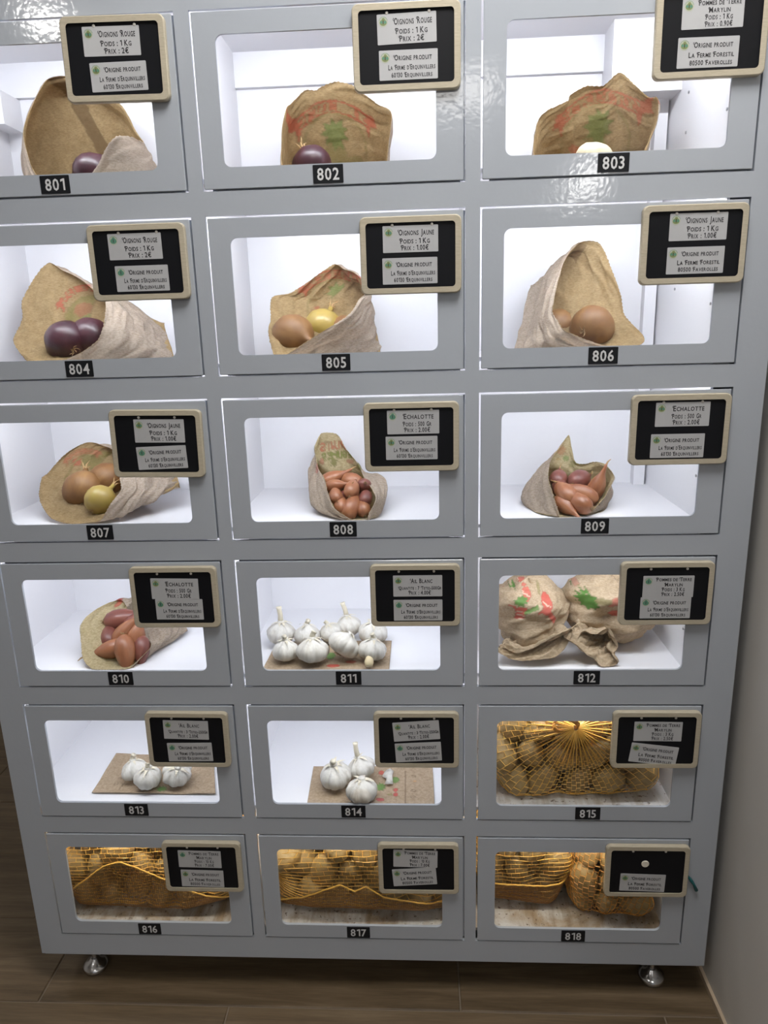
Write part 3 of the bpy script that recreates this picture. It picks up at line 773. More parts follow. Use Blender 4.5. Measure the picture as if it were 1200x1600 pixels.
# -- 802
x, z = XZ(521, 230, .22)
b = make_bag('paper_bag', 0, [(526, 128, .20), (554, 135, .20), (590, 163, .19), (611, 174, .15), (608, 215, .09), (602, 262, .05), (560, 282, .035), (480, 282, .035), (443, 262, .05), (441, 215, .09), (446, 171, .15), (455, 161, .19), (477, 141, .20), (492, 142, .20), (505, 135, .20)],
             (458, 290, .275), (595, 284, .275), 1.05, shapes=emblem(x, z, .088, .6), ymask=.15, seed=2, crumple=.0018)
tag(b, 'open paper bag with red ribbon print and green fruit, in compartment 802', 'bag', 'paper bags in the locker')
# -- 803
x, z = XZ(935, 222, .22)
b = make_bag('paper_bag', 0, [(968, 114, .20), (989, 130, .20), (1014, 151, .19), (1029, 154, .17), (1024, 195, .13), (1012, 232, .09), (1000, 262, .05), (920, 275, .035), (850, 275, .05), (834, 241, .08), (840, 190, .14), (855, 174, .17), (888, 157, .19), (891, 148, .20), (916, 135, .20), (943, 134, .20)],
             (850, 275, .275), (1000, 265, .275), 1.05, shapes=emblem(x, z, .095, .55, .12), ymask=.15, seed=3, crumple=.0022)
tag(b, 'wide open paper bag with jagged rim, one pale potato inside, in compartment 803', 'bag', 'paper bags in the locker')
# -- 804
x, z = XZ(135, 505, .2)
sh804 = banner(*XZ(117, 462, .2), .058, .011, .012, RED, .7, .42) + [('disc', OLV, .6, *XZ(140, 490, .2), .040, .032), ('disc', (.38, .14, .08), .7, *XZ(130, 484, .2), .017, .013), ('disc', GRN, .55, *XZ(152, 500, .2), .025, .014)]
b = make_bag('paper_bag', 1, [(75, 411, .215), (96, 421, .205), (122, 435, .195), (147, 453, .175), (164, 470, .12), (163, 501, .07), (153, 530, .045), (122, 553, .03), (80, 568, .03), (45, 566, .05), (24, 541, .10), (22, 527, .13), (35, 500, .165), (35, 470, .185), (52, 436, .205)],
             (256, 508, .22), (273, 560, .10), 1.10, shapes=sh804, ymask=.135, vmask=.6, seed=4)
tag(b, 'brown paper bag lying open to the left over dark red onions, in compartment 804', 'bag', 'paper bags in the locker')
# -- 805
x, z = XZ(525, 478, .2)
b = make_bag('paper_bag', 1, [(521, 413, .21), (539, 422, .20), (554, 429, .195), (574, 452, .14), (561, 467, .09), (543, 492, .06), (489, 528, .04), (446, 556, .03), (436, 562, .035), (428, 555, .05), (419, 519, .10), (423, 499, .14), (425, 465, .175), (453, 458, .19), (482, 440, .20)],
             (578, 470, .265), (595, 556, .11), 1.05, shapes=emblem(x, z, .078, .6), ymask=.15, vmask=.6, seed=5)
tag(b, 'paper bag with pale flap rising right over yellow onions, in compartment 805', 'bag', 'paper bags in the locker')
# -- 806
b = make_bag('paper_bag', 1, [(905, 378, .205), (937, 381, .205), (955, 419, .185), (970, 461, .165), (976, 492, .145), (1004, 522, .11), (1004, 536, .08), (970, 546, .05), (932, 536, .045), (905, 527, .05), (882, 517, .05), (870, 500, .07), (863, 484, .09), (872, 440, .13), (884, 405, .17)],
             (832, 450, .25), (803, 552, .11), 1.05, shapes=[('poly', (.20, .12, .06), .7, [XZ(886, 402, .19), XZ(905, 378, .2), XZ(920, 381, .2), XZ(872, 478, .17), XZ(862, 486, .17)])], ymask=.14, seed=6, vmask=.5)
tag(b, 'tall tent shaped paper bag open to the right, in compartment 806', 'bag', 'paper bags in the locker')
# -- 807
sh807 = [('disc', RED, .6, *XZ(120, 722, .19), .010, .007), ('disc', OLV, .6, *XZ(152, 722, .19), .034, .016), ('ring', OLV, .5, *XZ(150, 735, .19), .045, .002, 1.4)] + banner(*XZ(128, 712, .2), .05, .009, .008, RED, .45, .2)
b = make_bag('paper_bag', 2, [(138, 691, .20), (160, 695, .20), (178, 705, .18), (190, 730, .14), (187, 748, .10), (189, 766, .08), (171, 790, .05), (156, 814, .035), (125, 819, .035), (99, 817, .045), (78, 808, .06), (62, 781, .10), (65, 750, .145), (75, 739, .165), (96, 715, .185), (117, 700, .195)],
             (272, 726, .24), (281, 760, .15), 1.08, shapes=sh807, ymask=.13, vmask=.5, seed=7)
tag(b, 'paper bag on its side, round mouth with pale onion, in compartment 807', 'bag', 'paper bags in the locker')
# -- 808
x8, z8 = XZ(522, 705, .2)
sh808 = word('FRUITS', x8 - .002, z8 - .002, .0125, .10, (.52, .17, .10), .9, True) + word('LEGUMES', x8 + .006, z8 - .0175, .0105, .10, (.22, .27, .05), .9, True) + \
    [('disc', BRN, .6, *XZ(506, 697, .2), .007, .0035), ('disc', PNK, .6, *XZ(501, 725, .2), .004, .008), ('poly', OLV, .8, spiky(*XZ(519, 726, .2), .008, 7)), ('disc', (.45, .14, .1), .6, *XZ(546, 723, .2), .008, .004), ('disc', OLV, .7, *XZ(563, 727, .2), .006, .009)]
b = make_bag('paper_bag', 2, [(500, 679, .245), (513, 676, .25), (527, 679, .25), (541, 700, .225), (555, 720, .19), (566, 742, .135), (577, 758, .10), (586, 775, .07), (584, 786, .055), (576, 801, .043), (572, 812, .035), (553, 812, .035), (535, 803, .04), (521, 791, .05), (512, 768, .08), (505, 745, .115), (497, 730, .15), (492, 700, .21)],
             (505, 775, .285), (580, 775, .285), 1.10, midring=[(504,730,.215),(515,736,.215),(530,738,.215),(545,738,.215),(562,740,.215),(584,740,.205),(599,745,.18),(606,760,.14),(605,776,.11),(598,792,.085),(588,804,.065),(560,812,.05),(530,810,.055),(505,803,.075),(488,788,.10),(482,762,.14),(484,737,.18),(493,720,.215)], shapes=sh808, ymask=.11, vmask=.5, seed=8, crumple=.0024, mats=(KRAFT_PALE, KRAFT_OUT))
tag(b, 'paper bag with tall printed top flap and a heap of shallots, in compartment 808', 'bag', 'paper bags in the locker')
# -- 809
sh809 = [('poly', (.50, .22, .10), .6, spiky(*XZ(884, 710, .17), .011, 8)), ('disc', GRN, .6, *XZ(891, 722, .17), .006, .005), ('disc', OLV, .7, *XZ(908, 728, .17), .012, .003), ('disc', (.5, .3, .1), .6, *XZ(878, 724, .17), .005, .004), ('disc', GRN, .6, *XZ(886, 728, .17), .004, .004), ('disc', OLV, .5, *XZ(898, 733, .17), .008, .003)]
b = make_bag('paper_bag', 2, [(889, 680, .225), (893, 700, .215), (899, 722, .2), (914, 725, .19), (930, 722, .185), (949, 727, .135), (959, 745, .11), (950, 765, .09), (943, 778, .075), (924, 799, .055), (905, 810, .043), (878, 812, .038), (872, 795, .05), (863, 770, .075), (856, 744, .105), (863, 716, .165), (878, 693, .21)],
             (845, 770, .27), (915, 785, .27), 1.06, midring=[(884,740,.20),(888,743,.20),(897,747,.20),(912,750,.20),(925,752,.20),(938,753,.2),(951,758,.17),(955,772,.14),(950,788,.115),(935,805,.08),(905,812,.06),(870,813,.055),(848,810,.065),(828,798,.1),(813,775,.15),(836,737,.19),(866,730,.2)], shapes=sh809, ymask=.125, vmask=.4, seed=9, crumple=.0024, mats=(KRAFT_PALE, KRAFT_OUT))
tag(b, 'paper bag with a pointed tip, open to the right over shallots, in compartment 809', 'bag', 'paper bags in the locker')
# -- 810
sh810 = [('disc', RED, .75, *XZ(186, 940, .19), .006, .006), ('disc', RED, .75, *XZ(203, 936, .19), .007, .004), ('disc', (.16, .12, .07), .75, *XZ(201, 953, .17), .008, .005), ('disc', (.3, .1, .08), .6, *XZ(222, 945, .17), .008, .005)]
b = make_bag('paper_bag', 3, [(192, 940, .19), (176, 940, .185), (151, 952, .15), (133, 966, .12), (125, 980, .1), (126, 999, .075), (130, 1030, .04), (145, 1046, .028), (170, 1049, .026), (197, 1047, .028), (216, 1030, .045), (236, 1008, .075), (224, 990, .12), (210, 971, .15)],
             (268, 932, .275), (293, 985, .175), 1.04, shapes=sh810, ymask=.15, vmask=1, seed=10, crumple=.0022, mats=(KRAFT_PALE, KRAFT_OUT))
tag(b, 'cone shaped paper bag lying open to the left over shallots, in compartment 810', 'bag', 'paper bags in the locker')

# -- 812: two crumpled closed bags
def lump_bag(name, c, ax, seed, shapes, ymax, row, crumple=.0065, nu=150, nv=90):
    V = []; zf = fl(row) + .001; la, lb = lattice(int(seed * 10), 9, 7), lattice(int(seed * 10) + 1, 23, 17)
    for k in range(nv + 1):
        ph = PI * k / nv
        for j in range(nu):
            th = 2 * PI * j / nu
            sx, sy, sz = math.sin(ph) * math.cos(th), math.sin(ph) * math.sin(th), math.cos(ph)
            q = lambda s: math.copysign(abs(s) ** .92, s)
            d = Vector((sx, sy, sz))
            rr_ = 1 + .20 * noise.noise(d * 1.7 + Vector((seed, 0, 0)))
            p = Vector(c) + Vector((ax[0] * q(sx), ax[1] * q(sy), ax[2] * q(sz))) * rr_
            h = la(j / nu, k / nv) * 1.1 + lb(j / nu, k / nv) * .55 + noise.noise(p * 9) * .5
            p += d * h * crumple
            p.z = max(p.z, zf); p.y = min(p.y, ymax); p.x = min(p.x, .556); V.append(p)
    F = [(k * nu + j, k * nu + (j + 1) % nu, (k + 1) * nu + (j + 1) % nu, (k + 1) * nu + j) for k in range(nv) for j in range(nu)]
    base = Vector((c[0], c[1], zf - .001))
    o = pydata(name, [tuple(p - base) for p in V], [f[::-1] for f in F], KRAFT_TAN, None, True); o.location = base
    at = o.data.attributes.new('ink', 'FLOAT_COLOR', 'POINT'); ink = paint(np.array([(p.x, p.z) for p in V]), shapes)
    ys = np.array([p.y for p in V]); ink[ys > c[1] + .03] = 0; at.data.foreach_set('color', ink.ravel()); return o
z812 = fl(3)
RD = (.62, .10, .08)
shL = [('disc', RD, .75, *XZ(818, 917, .12), .008, .009), ('poly', GRN, .9, spiky(*XZ(811, 933, .09), .014, 8, 1, .7, 2)), ('poly', RD, .85, [XZ(790, 940, .08), XZ(802, 946, .08), XZ(806, 955, .07), XZ(803, 965, .07), XZ(818, 966, .07), XZ(822, 945, .08), XZ(808, 944, .08)]),
       ('line', GRN, .8, [XZ(818, 948, .09), XZ(836, 941, .09)], .003), ('disc', RD, .85, *XZ(851, 935, .10), .009, .009), ('line', RD, .85, [XZ(846, 945, .09), XZ(855, 950, .09), XZ(863, 962, .09)], .0045), ('line', RD, .8, [XZ(838, 948, .09), XZ(846, 942, .09)], .002), ('line', (.72, .6, .45), .9, [XZ(805, 950, .08), XZ(815, 950, .08)], .0009), ('line', (.72, .6, .45), .9, [XZ(806, 956, .08), XZ(817, 956, .08)], .0009), ('line', (.72, .6, .45), .9, [XZ(808, 961, .08), XZ(816, 961, .08)], .0009), ('line', (.72, .6, .45), .9, [XZ(812, 914, .12), XZ(823, 919, .12)], .0009), ('line', (.72, .6, .45), .9, [XZ(846, 934, .1), XZ(856, 937, .1)], .0009), ('disc', OLV, .5, *XZ(843, 922, .1), .003, .008)]
cL = P(824, 966, .135); cL.z = z812 + .064
bL = lump_bag('paper_bag', (cL.x, .135, cL.z), (.070, .085, .054), 3.3, shL, .29, 3)
tag(bL, 'crumpled closed paper bag, left of two, with red vegetable prints, in compartment 812', 'bag', 'paper bags in the locker')
shR = [('poly', GRN, .95, spiky(*XZ(917, 938, .10), .019, 11, 1.0, .85, 5)), ('disc', RD, .6, *XZ(950, 928, .12), .015, .008), ('disc', RD, .8, *XZ(958, 952, .10), .014, .006), ('disc', (.5, .2, .15), .6, *XZ(895, 912, .14), .012, .005), ('disc', OLV, .5, *XZ(930, 920, .14), .014, .006)]
cR = P(950, 962, .15); cR.z = z812 + .066
bR = lump_bag('paper_bag', (cR.x, .155, cR.z), (.080, .085, .057), 7.1, shR, .29, 3)
tag(bR, 'crumpled closed paper bag, right of two, with ruffled neck, in compartment 812', 'bag', 'paper bags in the locker')
nk = make_bag('ruffled_neck', 3, [(897, 1000, .055), (915, 985, .06), (935, 990, .055), (952, 982, .06), (962, 995, .055), (966, 1012, .05), (955, 1022, .04), (962, 1036, .033), (940, 1040, .03), (930, 1030, .04), (918, 1024, .033), (905, 1010, .04), (885, 995, .045), (880, 985, .06)],
              (915, 950, .14), (960, 975, .14), .82, mid=.5, seed=12, crumple=.006, mats=(KRAFT_TAN, KRAFT_TAN))
mwv = nk.location.copy(); nk.parent = bR; nk.location = mwv - bR.location
fl_ = make_bag('folded_flap', 3, [(782, 1010, .05), (810, 1020, .04), (850, 1005, .04), (880, 990, .045), (893, 985, .055), (888, 1000, .045), (868, 1025, .035), (830, 1032, .032), (800, 1028, .035), (778, 1018, .04)], (800, 985, .10), (870, 975, .10), .9, mid=.5, seed=13, crumple=.005, mats=(KRAFT_TAN, KRAFT_TAN))
mwv = fl_.location.copy(); fl_.parent = bL; fl_.location = mwv - bL.location

# ------------------------------------------------------------------ produce
def orient(direction, roll=0):
    return Vector(direction).to_track_quat('Z', 'Y') @ Quaternion((0, 0, 1), roll)
def place(o, loc, direction=(0, 0, 1), roll=0, scale=1.0):
    o.rotation_mode = 'QUATERNION'; o.rotation_quaternion = orient(direction, roll); o.location = loc
    o.scale = (scale,) * 3 if not hasattr(scale, '__len__') else scale
def tuft(n, r, l, seed):
    q = random.Random(seed); v, f = [], []
    for i in range(n):
        a = 2 * PI * i / n + q.random(); k = q.uniform(.3, 1)
        tube_data([(0, 0, 0), (r * k * math.cos(a), r * k * math.sin(a), -l * .5), (r * 1.6 * k * math.cos(a + .4), r * 1.6 * k * math.sin(a + .4), -l * q.uniform(.7, 1.1))], [.0007, .0006, .0003], 4, v, f)
    return v, f
def make_onion(name, m):
    prof = [(.004, -.0305), (.012, -.030), (.024, -.024), (.0325, -.012), (.0345, 0), (.0325, .012), (.025, .023), (.014, .031), (.007, .036), (.0045, .042), (.005, .048), (.004, .052)]
    v, f = lathe_data(prof, 28, lambda a, t: 1 + .015 * math.sin(3 * a + 1) + .008 * math.sin(9 * a)); o = pydata(name, v, f, m, None, True)
    v, f = tuft(12, .006, .008, 2); t = pydata('root_tuft', v, f, ROOTM, o); t.location.z = -.0300
    v, f = [], []
    for i in range(4):
        a = i * 1.6; tube_data([(.002 * math.cos(a), .002 * math.sin(a), .046), (.004 * math.cos(a), .004 * math.sin(a), .058), (.010 * math.cos(a + .5), .010 * math.sin(a + .5), .066)], [.0025, .0016, .0005], 5, v, f)
    pydata('dry_stem', v, f, STEMM, o); return o
def make_shallot(name, m):
    prof = [(.002, -.026), (.006, -.0255), (.0125, -.019), (.0155, -.009), (.0158, .001), (.0135, .012), (.0095, .021), (.0055, .029), (.0035, .036), (.0028, .043), (.002, .047)]
    v, f = lathe_data(prof, 22, lambda a, t: 1 + .04 * math.sin(2 * a) + .02 * math.sin(5 * a + t * 4)); o = pydata(name, v, f, m, None, True)
    v, f = tuft(10, .0035, .006, 5); t = pydata('root_tuft', v, f, ROOTM, o); t.location.z = -.0255
    v, f = tube_data([(0, 0, .044), (.001, .001, .052), (.004, 0, .058)], [.002, .0014, .0005], 5); pydata('dry_tip', v, f, STEMM, o); return o
def make_potato(name, m, seed):
    bm = bmesh.new(); bmesh.ops.create_icosphere(bm, subdivisions=3, radius=1)
    for v in bm.verts:
        d = v.co.normalized(); k = 1 + .10 * noise.noise(d * 1.3 + Vector((seed * 5, 0, 0))) + .03 * noise.noise(d * 3.5 + Vector((0, seed * 3, 0)))
        v.co = Vector((d.x * .040, d.y * .030, d.z * .027)) * k
    for i in range(6):
        q = Vector((noise.noise(Vector((seed, i, 0)) * 3.3), noise.noise(Vector((i, seed, 1)) * 3.3), noise.noise(Vector((1, i, seed)) * 3.3))).normalized()
        for v in bm.verts:
            if (v.co.normalized() - q).length < .22: v.co *= .975
    return from_bm(name, bm, m, None, True)
USED = {}
def put(kind, proto, loc, direction, roll, scale, label, cat, group):
    if not USED.get(kind): USED[kind] = True; o = proto
    else: o = copy_tree(proto)
    place(o, loc, direction, roll, scale); tag(o, label, cat, group); return o
onR = make_onion('red_onion', ONION_R); onY = make_onion('yellow_onion', ONION_Y); onG = make_onion('yellow_onion', ONION_G)
shA = make_shallot('shallot', SHALLOT); shB = make_shallot('shallot', SHALLOT_D)
poP = make_potato('potato', POTATO_P, 9)
def onions(kind, proto, lst, cat='onion'):
    for (px, py, d, row, s, dr, lab, grp) in lst:
        p = P(px, py, d); p.z = max(p.z, fl(row) + .033 * s + .003); put(kind, proto, p, dr, random.Random(px).random() * 6, s, lab, cat, grp)
G1 = 'onions in the paper bags'
onions('R', onR, [(147, 277, .12, 0, .95, (.6, .1, .6), 'red onion showing at the foot of the bag in compartment 801', G1),
    (196, 285, .14, 0, .9, (-.2, .6, .6), 'red onion behind the front flap of the bag in compartment 801', G1),
    (489, 279, .13, 0, .95, (-.3, .5, .6), 'dark red onion at the lower left inside the bag in compartment 802', G1),
    (106, 537, .105, 1, 1.05, (-.5, .6, .3), 'red onion at the left of the open bag in compartment 804', G1),
    (143, 531, .125, 1, 1.08, (.3, .7, .4), 'red onion at the right of the open bag in compartment 804', G1),
    (190, 545, .16, 1, 1.0, (.1, .9, -.1), 'red onion deep inside the bag in compartment 804', G1)])
onions('Y', onY, [(458, 530, .11, 1, 1.05, (.75, -.6, -.2), 'yellow onion with its dry stem to the front, in compartment 805', G1),
    (540, 535, .16, 1, 1.0, (.4, .4, .7), 'yellow onion hidden by the front flap in compartment 805', G1),
    (924, 527, .125, 1, 1.05, (.5, .7, .1), 'large yellow onion at the foot of the bag in compartment 806', G1),
    (870, 535, .18, 1, 1.0, (-.3, .8, .2), 'yellow onion farther back inside the bag in compartment 806', G1),
    (131, 766, .125, 2, 1.05, (-.2, .7, .5), 'brown yellow onion at the left in compartment 807', G1),
    (168, 750, .155, 2, .95, (.5, .6, .4), 'brown yellow onion at the back right in compartment 807', G1),
    (215, 765, .17, 2, 1.0, (.6, .3, .3), 'yellow onion deep inside the bag in compartment 807', G1)])
onions('G', onG, [(505, 512, .16, 1, .95, (.2, .6, .6), 'pale yellow onion behind the flap in compartment 805', G1),
    (157, 782, .085, 2, .8, (.3, .8, .5), 'pale greenish onion at the front in compartment 807', G1)])
p = P(929, 247, .13); o = put('PP', poP, p, (.1, .5, .8), .5, .8, 'pale potato at the foot of the bag in compartment 803', 'potato', None)
def shallots(row, lst, where, grp, k=1.0):
    for i, (px, py, d, s, dr, dark, lab) in enumerate(lst):
        s *= .84 * k; p = P(px, py, d + .006); p.z = max(p.z, fl(row) + .016 * s + .002)
        put('SB' if dark else 'SA', shB if dark else shA, p, dr, i * 1.3, s, lab + where, 'shallot', grp)
shallots(2, [(517, 749, .13, 1.05, (.8, .2, .35), 0, 'shallot lying at the upper left'), (548, 751, .13, 1.1, (-.8, .5, .1), 0, 'long shallot lying across the top'), (522, 760, .10, .95, (.7, -.4, .2), 0, 'shallot under the upper left one'),
    (550, 765, .085, 1.05, (.1, .9, .3), 0, 'round shallot end at the centre'), (568, 760, .11, 1.0, (-.2, .8, -.4), 1, 'dark shallot at the upper right'), (525, 775, .075, .92, (-.2, .9, .3), 0, 'shallot against the left lip'),
    (571, 778, .08, .95, (.0, .9, .2), 1, 'reddish shallot against the right lip'), (533, 789, .062, .9, (-.1, .8, .4), 0, 'shallot low at the left'), (549, 793, .058, 1.15, (.2, .75, .5), 0, 'big shallot at the very front'), (567, 794, .06, .9, (-.2, .8, .4), 0, 'orange shallot low at the right'),
    (536, 778, .085, .9, (.7, .6, 0), 1, 'dark shallot wedged in the middle')], ' of the heap in compartment 808', 'shallots in the printed bag')
shallots(2, [(873, 748, .12, 1.1, (.3, .9, .1), 1, 'dark shallot at the upper left'), (905, 751, .12, 1.35, (.5, .8, .0), 1, 'large purple shallot at the top'), (884, 771, .075, 1.2, (-.3, .85, .3), 0, 'round shallot end at the centre'), (911, 773, .08, 1.15, (-.85, .3, .4), 0, 'shallot lying right of centre'),
    (931, 764, .095, 1.1, (.30, -.1, .9), 0, 'upright shallot along the right lip'), (902, 792, .058, 1.25, (-.5, .7, .1), 0, 'shallot low at the front'), (882, 794, .06, 1.0, (.4, -.7, -.3), 0, 'shallot with its tip to the front left'), (874, 760, .10, .9, (.1, .6, .6), 1, 'small shallot under the left lip')], ' of the pile in compartment 809', 'shallots in the pointed bag', 1.06)
shallots(3, [(188, 967, .125, 1.15, (.9, .1, .15), 1, 'dark shallot on top'), (170, 995, .10, 1.0, (-.2, .8, .4), 1, 'shallot at the back left'), (194, 992, .095, 1.2, (.62, .1, .75), 0, 'long shallot across the middle'), (207, 978, .11, 1.05, (.5, .3, .7), 1, 'shallot near the right lip'),
    (176, 1018, .065, 1.08, (-.95, -.2, -.2), 0, 'shallot pointing left at the front'), (212, 1000, .08, 1.05, (.2, .3, .9), 0, 'upright shallot at the right'), (197, 1026, .052, 1.15, (.25, -.55, -.75), 0, 'orange shallot with its tip down at the front'), (221, 1015, .065, .95, (.1, -.6, -.7), 1, 'shallot with roots showing at the right lip')], ' of the pile in compartment 810', 'shallots in the cone shaped bag', 1.22)

# garlic
def make_garlic(name, seed, stalk, cloves=8, amp=.10, flat=1.0):
    q = random.Random(seed)
    prof = [(.006, -.0005), (.014, .0005), (.0225, .006), (.0265, .014), (.0265, .022), (.0225, .029), (.0160, .0345), (.0095, .0385), (.0065, .041), (.0055, .044)]
    prof = [(r, z * flat) for r, z in prof]
    # denser profile
    pr = []
    for i in range(len(prof) - 1):
        for t in (0, .5): pr.append((prof[i][0] * (1 - t) + prof[i + 1][0] * t, prof[i][1] * (1 - t) + prof[i + 1][1] * t))
    pr.append(prof[-1])
    ph = q.random() * 6; wob = [q.uniform(.75, 1.15) for _ in range(cloves)]
    def ribs(a, t):
        u = (a + ph) / (2 * PI) * cloves; i = int(math.floor(u)) % cloves; fr_ = u - math.floor(u)
        e = math.sin(PI * min(1, t * 1.25)) ** .5 if t < .8 else 0.0
        ln = noise.noise(Vector((math.cos(a) * 1.6, math.sin(a) * 1.6, t * 2.2 + seed))) * .10 + noise.noise(Vector((math.cos(a) * 5, math.sin(a) * 5, t * 7 + seed))) * .035
        return 1 + e * amp * (wob[i] * math.sin(PI * fr_) ** .6 - .75) + .008 * math.sin(23 * a) + ln
    v, f = lathe_data(pr, 64, ribs); o = pydata(name, v, f, GARLIC, None, True)
    top = prof[-1][1]
    if stalk > 0:
        l = stalk; v, f = tube_data([(0, 0, top - .006), (.001, 0, top + l * .4), (.003, .001, top + l * .8), (.004, .001, top + l)], [.0055, .0048, .0045, .0055], 9); pydata('stalk', v, f, GSTEM, o, True)
    v, f = [], []
    for i in range(6):                         # dry papery wisps round the neck
        a = i * 1.05 + q.random(); l = q.uniform(.012, .026)
        b_ = len(v)
        for k in range(4):
            t = k / 3; r_ = .005 + l * t * .8; w = .003 * (1 - t) + .0004; zz = top - .004 - .008 * t * t + .004 * t
            v += [(r_ * math.cos(a) - w * math.sin(a), r_ * math.sin(a) + w * math.cos(a), zz + .0012), (r_ * math.cos(a) + w * math.sin(a), r_ * math.sin(a) - w * math.cos(a), zz + .0008)]
        f += [(b_ + 2 * k, b_ + 2 * k + 1, b_ + 2 * k + 3, b_ + 2 * k + 2) for k in range(3)]
    pydata('dry_wisps', v, f, GDRY if q.random() < .4 else GSTEM, o)
    v, f = tuft(10, .006, .003, seed); t_ = pydata('root_plate', v, f, ROOTM, o); t_.location.z = .0005
    return o
GP = [make_garlic('garlic_bulb', 1, .006, 9, .13), make_garlic('garlic_bulb', 5, .026, 7, .16), make_garlic('garlic_bulb', 8, .008, 6, .27, .92), make_garlic('garlic_bulb', 13, 0, 8, .17, .92)]
GPU = [False] * 4
def garlic(row, px, py, k, s, dr, roll, lab, grp, d=None):
    zb = fl(row) + .0055                       # on the paper sheet
    o = GP[k] if not GPU[k] else copy_tree(GP[k]); GPU[k] = True
    # py = where the bulb touches the sheet
    p = PF(px, py, zb)
    dr = Vector(dr).normalized(); c = .02 * s
    o.rotation_mode = 'QUATERNION'; o.rotation_quaternion = orient(dr, roll); o.scale = (s, s, s)
    low = 1e9                                  # set the bulb down on the sheet
    mq = o.rotation_quaternion.to_matrix()
    for vv in o.data.vertices: low = min(low, (mq @ (vv.co * s)).z)
    ctr = mq @ Vector((0, 0, .02 * s))
    o.location = (p.x - ctr.x, p.y - ctr.y, zb - low); tag(o, lab, 'garlic', grp); return o
GA, GB, GC = 'garlic heads in compartment 811', 'garlic heads in compartment 813', 'garlic heads in compartment 814'
GA = 'garlic heads in compartment 811'
garlic(3, 440, 1004, 1, 1.0, (.05, .05, 1), .4, 'garlic head with a tall stalk, at the back left, compartment 811', GA)
garlic(3, 447, 1030, 0, .88, (.0, .05, 1), 1.2, 'small round garlic head at the front left, compartment 811', GA)
garlic(3, 481, 1007, 0, .92, (0, .15, 1), 2.2, 'garlic head with dry leaf wisps, behind the lobed one, compartment 811', GA)
garlic(3, 489, 1033, 2, 1.08, (.0, .18, .98), 3.3, 'large lobed garlic head at the front, compartment 811', GA)
garlic(3, 517, 1001, 0, .80, (-.3, -.1, 1), 4.0, 'small garlic head with a brown stub, back centre, compartment 811', GA)
garlic(3, 545, 992, 1, .92, (-.15, .1, 1), 5.0, 'garlic head with a thin stalk, at the far back, compartment 811', GA)
garlic(3, 540, 1028, 3, 1.05, (.55, .5, .75), .2, 'tilted wrinkled garlic head, right of the lobed one, compartment 811', GA)
garlic(3, 583, 1002, 3, 1.02, (.05, -.1, 1), 1.9, 'broad garlic head at the back right, compartment 811', GA)
garlic(3, 583, 1029, 2, .95, (.1, .1, 1), 1.0, 'split garlic head behind the bare clove, front right, compartment 811', GA)
def clove(px, py, row, lab):
    v, f = lathe_data([(.003, -.011), (.006, -.009), (.0075, -.003), (.007, .003), (.0045, .008), (.002, .011)], 14, lambda a, t: 1 + .08 * math.cos(2 * a)); o = pydata('garlic_clove', v, f, GCLOVE, None, True)
    p = PF(px, py, fl(row) + .0055); o.rotation_mode = 'QUATERNION'; o.rotation_quaternion = orient((0, .8, .6)); o.location = (p.x, p.y, fl(row) + .0055 + .0098)
    v, f = tube_data([(0, 0, .009), (0, .001, .014), (.002, .002, .018)], [.0022, .0018, .001], 6); pydata('skin_tip', v, f, GDRY, o); tag(o, lab, 'garlic'); return o
clove(577, 1041, 3, 'bare yellowish garlic clove lying at the front right, compartment 811')
garlic(4, 212, 1215, 2, .95, (-.15, .15, 1), 2.2, 'garlic head at the back left of the three on crumpled paper, compartment 813', GB)
garlic(4, 233, 1228, 0, .95, (.1, -.1, 1), .6, 'smooth garlic head at the front of the three, compartment 813', GB)
garlic(4, 279, 1224, 3, 1.02, (.25, -.35, .8), 2.9, 'wrinkled garlic head at the right of the three, compartment 813', GB)
garlic(4, 525, 1227, 0, 1.1, (-.08, -.1, 1), 5.1, 'garlic head with a dark split, left of the three, compartment 814', GC)
garlic(4, 565, 1214, 1, .98, (-.3, .1, 1), 2.0, 'garlic head with a stalk, at the back of the three, compartment 814', GC)
garlic(4, 566, 1248, 3, 1.06, (0, .1, 1), 3.1, 'round garlic head at the front of the three, compartment 814', GC)
# long stalk lying between the heads in 813
a_, b_ = PF(255, 1204, fl(4) + .0062 + .006), PF(288, 1201, fl(4) + .0062 + .006)
v, f = tube_data([a_ - a_, (b_ - a_) * .5, b_ - a_], [.006, .0055, .005], 9); o = pydata('garlic_stalk', v, f, GSTEM, None, True); o.location = a_
tag(o, 'loose pale garlic stalk lying behind the heads in compartment 813', 'garlic')

